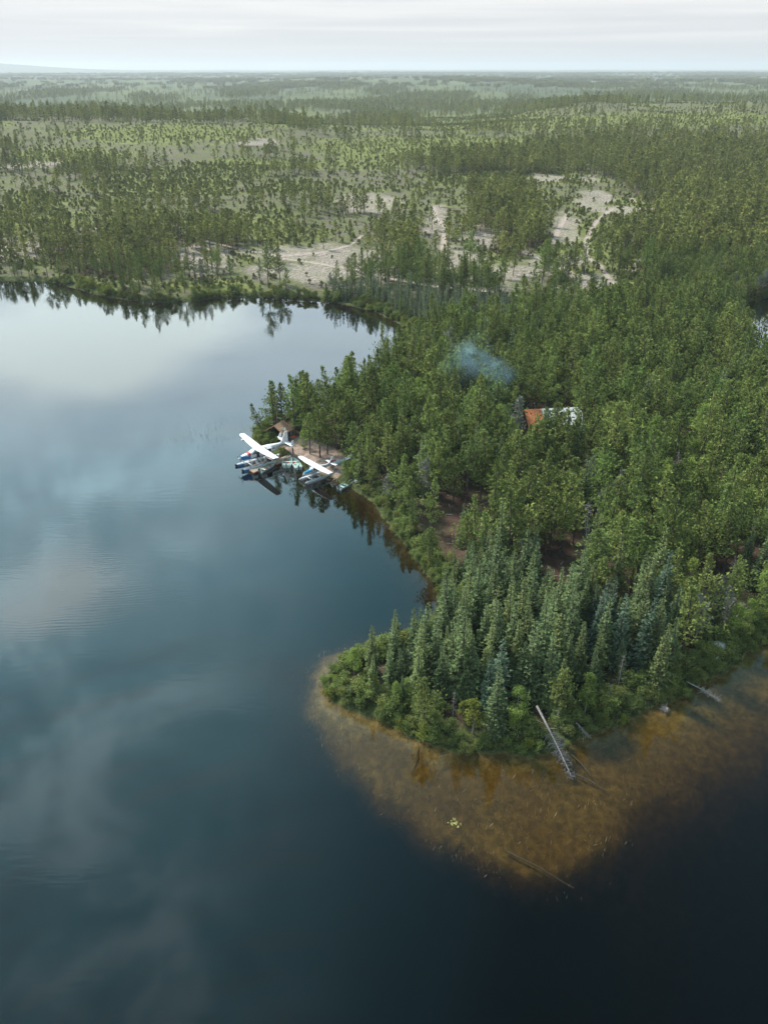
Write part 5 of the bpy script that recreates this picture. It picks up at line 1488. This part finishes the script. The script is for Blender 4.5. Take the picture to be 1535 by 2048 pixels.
def rock(x_, y_, s, label, m_='roofpale', grp=None, zoff=0):
    r_ = np.random.default_rng(int(abs(x_ * 31 + y_ * 7))); rg = []
    for b in np.linspace(.08, 3.05, 8):
        rg.append([(s * math.sin(b) * math.cos(a) * r_.uniform(.8, 1.15), s * .8 * math.sin(b) * math.sin(a) * r_.uniform(.8, 1.15), s * .55 * math.cos(b)) for a in np.linspace(0, 2 * math.pi, 11)[:-1]])
    o_ = MB().rings(rg).build('boulder', M[m_], None, loc=(x_, y_, hz(x_, y_) + zoff)); return tag(o_, label, 'rock', grp)


x1, y1, _z = gt(714, 962); rock(x1, y1, .75, 'pale boulder on the bank above the half-hidden skiff')
x1, y1, _z = gt(1188, 1458); rock(x1, y1, .35, 'small white stone at the water edge right of the fallen log')
for X_, Y_, s_, lab in ((1530, 1222, 1.7, 'big grey-brown boulder at the right edge of the photo'), (1440, 1290, 1.2, 'pale lichen-covered boulder on the right bank'), (1425, 1312, .9, 'flat grey boulder below the pale lichen-covered one')):
    x1, y1, _z = gt(X_, Y_); rock(x1, y1, s_, lab, 'roofpale' if s_ < 1.5 else 'plank')

# ------------------------------------------------------------------ dead wood
def fallen(P0, P1, label, h, seed, branches=30, rad=.14, bl=1.0, from_=.45, grp='fallen grey trunks along the bank'):
    """a fallen tree lying from P0 (root end) to P1 (tip)"""
    r_ = np.random.default_rng(seed); a = np.array(P0, float); b = np.array(P1, float)
    e = empty('fallen_tree', tuple(a), 0, label, 'fallen tree', grp)
    d_ = b - a; sag = np.array([0, 0, .12 * np.linalg.norm(d_) * .2])
    f = lambda t: d_ * t + sag * math.sin(t * math.pi)
    MB().tube([f(t) for t in np.linspace(0, 1, 7)], [rad * (1 - .8 * t) for t in np.linspace(0, 1, 7)], 8).build('trunk', M['greybark'], e, True)
    if branches:
        m_ = MB(); u_ = d_ / np.linalg.norm(d_); sd_ = np.cross(u_, (0, 0, 1)); sd_ /= np.linalg.norm(sd_)
        for k in range(branches):
            t = r_.uniform(from_, .98); s = r_.choice([-1, 1]); L_ = bl * (1.25 - t) * r_.uniform(.5, 1.2)
            q0 = f(t); q1 = q0 + sd_ * s * L_ + u_ * L_ * r_.uniform(.0, .6) + np.array([0, 0, r_.uniform(-.5, .5) * L_])
            m_.tube([q0, (q0 + q1) / 2 + r_.normal(0, .06, 3), q1], [.045, .03, .012], 4)
            for _ in range(4):
                q = q0 + (q1 - q0) * r_.uniform(.3, 1); m_.tube([q, q + r_.normal(0, .28, 3)], [.022, .008], 3)
        m_.build('branches', M['darkwood'] if branches > 50 else M['greybark'], e)
    return e


p0 = gt(1070, 1436); p0 = (p0[0], p0[1], p0[2] + 2.0); p1 = g(1145, 1560, -.25)
fallen(p0, p1, 'long bare grey trunk slanting from the bushes into the amber shallows', 9, 5, 70, .17, 1.5, .40)
p0 = gt(1370, 1370); p0 = (p0[0], p0[1], p0[2] + .6); fallen(p0, g(1440, 1402, .05), 'curved grey trunk with hanging twigs leaning over the right-hand shallows', 6, 6, 40, .10, .9, .3)
p0 = gt(1150, 1455); p0 = (p0[0], p0[1], p0[2] + .8); fallen(p0, g(1182, 1478, .1), 'short splintered grey trunk at the water edge right of the long fallen one', 3, 7, 12, .09, .6, .2)
p0 = gt(1100, 1442); p0 = (p0[0], p0[1], p0[2] + 1.2); q_ = gt(1132, 1470); fallen(p0, (q_[0], q_[1], q_[2] + .7), 'thin white dead trunk lying over bushes above the long fallen one', 3, 8, 10, .07, .6, .3)
p0 = gt(1335, 1420); fallen((p0[0], p0[1], .3), g(1322, 1416, .05), 'small tangle of dead twigs at the water edge on the right bank', 1, 9, 24, .06, .7, .1)
for k, (A_, B_, lab) in enumerate((((1010, 1702, -.45), (1145, 1776, -.75), 'long thin sunken log at the outer rim of the shallows'),
                                   ((1150, 1548, -.3), (1215, 1585, -.5), 'sunken log running out from the fallen grey tip'),
                                   ((1143, 1510, -.25), (1180, 1552, -.4), 'dark sunken log close beside the fallen grey tree'),
                                   ((1260, 1434, -.2), (1253, 1466, -.5), 'short dark sunken log under the right bank'),
                                   ((1195, 1468, -.2), (1206, 1486, -.45), 'stubby sunken log near the white stone'),
                                   ((1470, 1318, -.2), (1500, 1352, -.6), 'thick dark sunken log below the pale boulders'),
                                   ((838, 1490, -.35), (825, 1530, -.45), 'dark sunken log off the near bank of the point'),
                                   ((990, 1510, -.3), (1010, 1540, -.45), 'thin sunken branch off the near bank'),
                                   ((745, 955, -.1), (700, 990, -.1), 'pale log at the edge of the cove beside the small seaplane'))):
    if k == 8: A_, B_ = (676, 955, .12), (664, 962, .05)
    o = MB().tube([g(*A_[:2], A_[2]), [(a + b) / 2 + .1 for a, b in zip(g(*A_[:2], A_[2]), g(*B_[:2], B_[2]))], g(*B_[:2], B_[2])], [.11, .09, .05], 7).build('log', M['bark'] if ('dark' in lab or 'sunken' in lab) else M['reed'], None, True)
    tag(o, lab, 'log', 'logs lying in the water')
for k in range(7):
    X_, Y_ = [(350, 370), (905, 1030), (960, 1010), (930, 1045), (1120, 1130), (1095, 1150), (980, 1025)][k]
    if k == 0: continue
    x1, y1, z1 = gt(X_, Y_); a = U(0, 6.28); L_ = U(1.2, 2.6)
    tag(MB().tube([(0, 0, .08), (math.cos(a) * L_, math.sin(a) * L_, .12)], [.10, .05], 6).build('log', M['greybark'], None, loc=(x1, y1, z1)), ['', 'weathered log on the pinkish clearing, the one furthest left', 'short weathered log on the right part of the pinkish clearing', 'weathered log on the near edge of the pinkish clearing', 'pale log on the red-brown clearing, the lower of two' if 0 else 'weathered log on the right of the red-brown clearing', 'pale log on the near left of the red-brown clearing', 'weathered log on the far-right corner of the pinkish clearing'][k], 'log', f'logs in the {"pinkish" if Y_ < 1100 else "red-brown"} clearing')


# ------------------------------------------------------------------ reeds, lily pads, litter (nobody could count them)
def blades(name, P, h0, h1, wd, m_, label, lean=.25, seed=1):
    r_ = np.random.default_rng(seed); n = len(P)
    H_ = r_.uniform(h0, h1, (n, 1)); L_ = r_.normal(0, lean, (n, 3)); L_[:, 2] = 1
    D = L_ * H_; a = r_.uniform(0, 3.14, n); S = np.stack([np.cos(a), np.sin(a), 0 * a], -1) * wd
    V, Q = kites(P, D, S); tag(link(name, newmesh(name, V, quads=Q, mats=[m_])), label, None, None, 'stuff')


r_ = np.random.default_rng(55); n = 26000
x = r_.uniform(-25, 45, n); y = r_.uniform(52, 112, n); z, sd, shl = hgt(x, y); X, Y, _z = proj(x, y, z)
cl = fbm(x / 3, y / 3, 61, 3); rim = ((Y > 1600) & (X > 880) & (X < 1260)) | ((X < 760) & (Y < 1560)) | ((X < 900) & (Y > 1540))
m_ = (sd < -.3) & (shl > .05) & (shl < 1.1) & (((r_.random(n) < .26 * sstep(cl, .4, .6)) & rim) | ((X < 700) & (Y < 1500) & (r_.random(n) < .38)) | (r_.random(n) < .03)) & (X < 1260)
P = np.stack([x[m_], y[m_], np.maximum(z[m_], -.5)], -1)
blades('reeds', P, .45, .95, .022, M['reed'], 'dry tan reeds standing in the amber shallows round the point', .3, 2)
n = 9000; x = r_.uniform(-62, -22, n); y = r_.uniform(148, 205, n); z, sd, shl = hgt(x, y); X, Y, _z = proj(x, y, 0 * z)
e_ = np.exp(-((X - 430) / 80) ** 2 - ((Y - 868) / 22) ** 2); m_ = (sd < -1) & (r_.random(n) < .30 * e_ * sstep(fbm(x / 4, y / 4, 63, 3), .42, .58)) & (X < 520)
blades('lake_reeds', np.stack([x[m_], y[m_], 0 * x[m_] - .25], -1), .6, 1.2, .022, M['reedg'], 'thin grey-green reeds out in the lake left of the landing', .15, 3)
# reeds on the cove shallows
n = 5000; x = r_.uniform(-15, 35, n); y = r_.uniform(95, 160, n); z, sd, shl = hgt(x, y); m_ = (sd < -.2) & (sd > -2.5) & (r_.random(n) < .12)
blades('cove_reeds', np.stack([x[m_], y[m_], np.maximum(z[m_], -.3)], -1), .4, .8, .02, M['reed'], 'sparse dry reeds along the dark cove bank', .4, 4)
n = 60000; x = r_.uniform(-12, 75, n); y = r_.uniform(70, 135, n); z, sd, shl = hgt(x, y); cl = fbm(x / 2.2, y / 2.2, 67, 3)
m_ = (sd < .9) & (sd > -.45) & (r_.random(n) < .75 * sstep(cl, .35, .6)); nsd = int(m_.sum())
blades('bank_sedge', np.stack([x[m_], y[m_], np.maximum(z[m_], -.2)], -1), .45, 1.0, .035, M['sedge'], 'green sedge hanging over the water all along the near bank', .5, 6)
for k, (X_, Y_, s_, lab) in enumerate(((1112, 1452, .35, 'small bare snag leaning by the top of the long fallen trunk'), (1215, 1415, .42, 'thin bare snag on the near bank between leafy trees'), (1090, 1405, .7, 'tall bare pole standing behind the long fallen trunk'),
                                       (700, 1400, .3, 'tiny white snag in the bushes at the tip of the point'), (1235, 1372, .6, 'grey twiggy snag at the root of the point'), (815, 1350, .5, 'thin pale snag beside the solitary slim spruce'))):
    a_ = gt(X_, Y_); place('dead', a_[0], a_[1], a_[2], s_, U(0, 6), s_, lab, None)
V = []; Fc = []
c0 = g(908, 1647)
for k in range(26):
    a = r_.uniform(0, 6.28); rr = r_.uniform(0, .8); cx_, cy_ = c0[0] + rr * math.cos(a), c0[1] + rr * math.sin(a) * 1.0; s = r_.uniform(.06, .11); o0 = len(V); aa = r_.uniform(0, 6.28)
    V.append((cx_, cy_, .012))
    for j in range(12): V.append((cx_ + s * math.cos(aa + .25 + j * .525), cy_ + s * math.sin(aa + .25 + j * .525), .012 + .0006 * k))
    Fc += [(o0, o0 + 1 + j, o0 + 2 + j) for j in range(11)]
tag(link('lily_pads', newmesh('lily_pads', V, Fc, mats=[M['lily']])), 'cluster of yellow-green lily pads floating over the shallows', None, None, 'stuff')
# litter of sticks over the burnt ground and the clearings
n = 16000; x = r_.uniform(-230, 260, n); y = 262 + 260 * r_.random(n) ** 1.3; z, sd, shl = hgt(x, y); X, Y, _s, trk, grn, bch = masks(x, y, z)
m_ = (sd > 3) & (trk < .3) & (fbm(x / 12, y / 12, 65, 3) > .5) & (X > -100) & (X < 1650)
P = np.stack([x[m_], y[m_], z[m_] + .15], -1); nn_ = len(P); a = r_.uniform(0, 6.28, nn_); L_ = r_.uniform(.8, 3.2, (nn_, 1))
D = np.stack([np.cos(a), np.sin(a), r_.normal(0, .06, nn_)], -1) * L_; S = np.stack([-np.sin(a), np.cos(a), .6 + 0 * a], -1) * .07
V, Q = kites(P, D, S); tag(link('deadfall_litter', newmesh('deadfall_litter', V, quads=Q, mats=[M['greybark']])), 'grey fallen sticks littering the burnt open ground', None, None, 'stuff')
n = 2600; x = r_.uniform(-10, 120, n); y = r_.uniform(80, 235, n); z, sd, shl = hgt(x, y); m_ = sd > 3
P = np.stack([x[m_], y[m_], z[m_] + .1], -1); nn_ = len(P); a = r_.uniform(0, 6.28, nn_); L_ = r_.uniform(.6, 2.4, (nn_, 1))
D = np.stack([np.cos(a), np.sin(a), r_.normal(0, .05, nn_)], -1) * L_; S = np.stack([-np.sin(a), np.cos(a), .5 + 0 * a], -1) * .04
V, Q = kites(P, D, S); tag(link('forest_litter', newmesh('forest_litter', V, quads=Q, mats=[M['greybark']])), 'dead sticks on the forest floor', None, None, 'stuff')


# ------------------------------------------------------------------ smoke
def smoke():
    m_, t = mat('smoke')
    pos = t.node('ShaderNodeNewGeometry').outputs['Position']
    a = gt(1100, 800); s0 = np.array([*gt(1035, 790)[:2], 10.0]); 
    pts = [((1028, 750), 9.0, 2.2, 1.0), ((1008, 752), 10, 2.8, 1.0), ((985, 742), 12, 4.0, .8), ((962, 718), 14, 4.6, .75), ((952, 700), 16, 4.8, .6), ((925, 722), 14, 6, .22), ((985, 775), 9, 4, .25)]
    n = t.noise(pos, .16, 5, .62, .8); tot = None
    for (px, hh, rad, wgt) in pts:
        c_ = g(px[0], px[1], hh + 4)
        dd = t.vm('LENGTH', t.vm('SUBTRACT', pos, c_))
        f = t.m('MULTIPLY', t.mr(dd, rad * 1.25, 0.0), wgt)
        tot = f if tot is None else t.m('ADD', tot, f)
    den = t.m('MULTIPLY', tot, t.mr(n, .42, .64))
    pv = t.node('ShaderNodeVolumePrincipled'); pv.inputs['Color'].default_value = (.42, .70, .92, 1)
    t.l.new(t.m('MULTIPLY', den, .11), pv.inputs['Density'])
    t.l.new(pv.outputs[0], t.out.inputs['Volume'])
    cs = np.array([g(p[0][0], p[0][1], p[1] + 4) for p in pts]); rr = 11
    lo = cs.min(0) - rr; hi_ = cs.max(0) + rr; lo[2] = max(lo[2], 2.5)
    tag(link('smoke', box_mesh('smoke', tuple(lo), tuple(hi_), m_)), 'thin blue smoke drifting over the pines left of the cabin', None, None, 'stuff')


smoke()
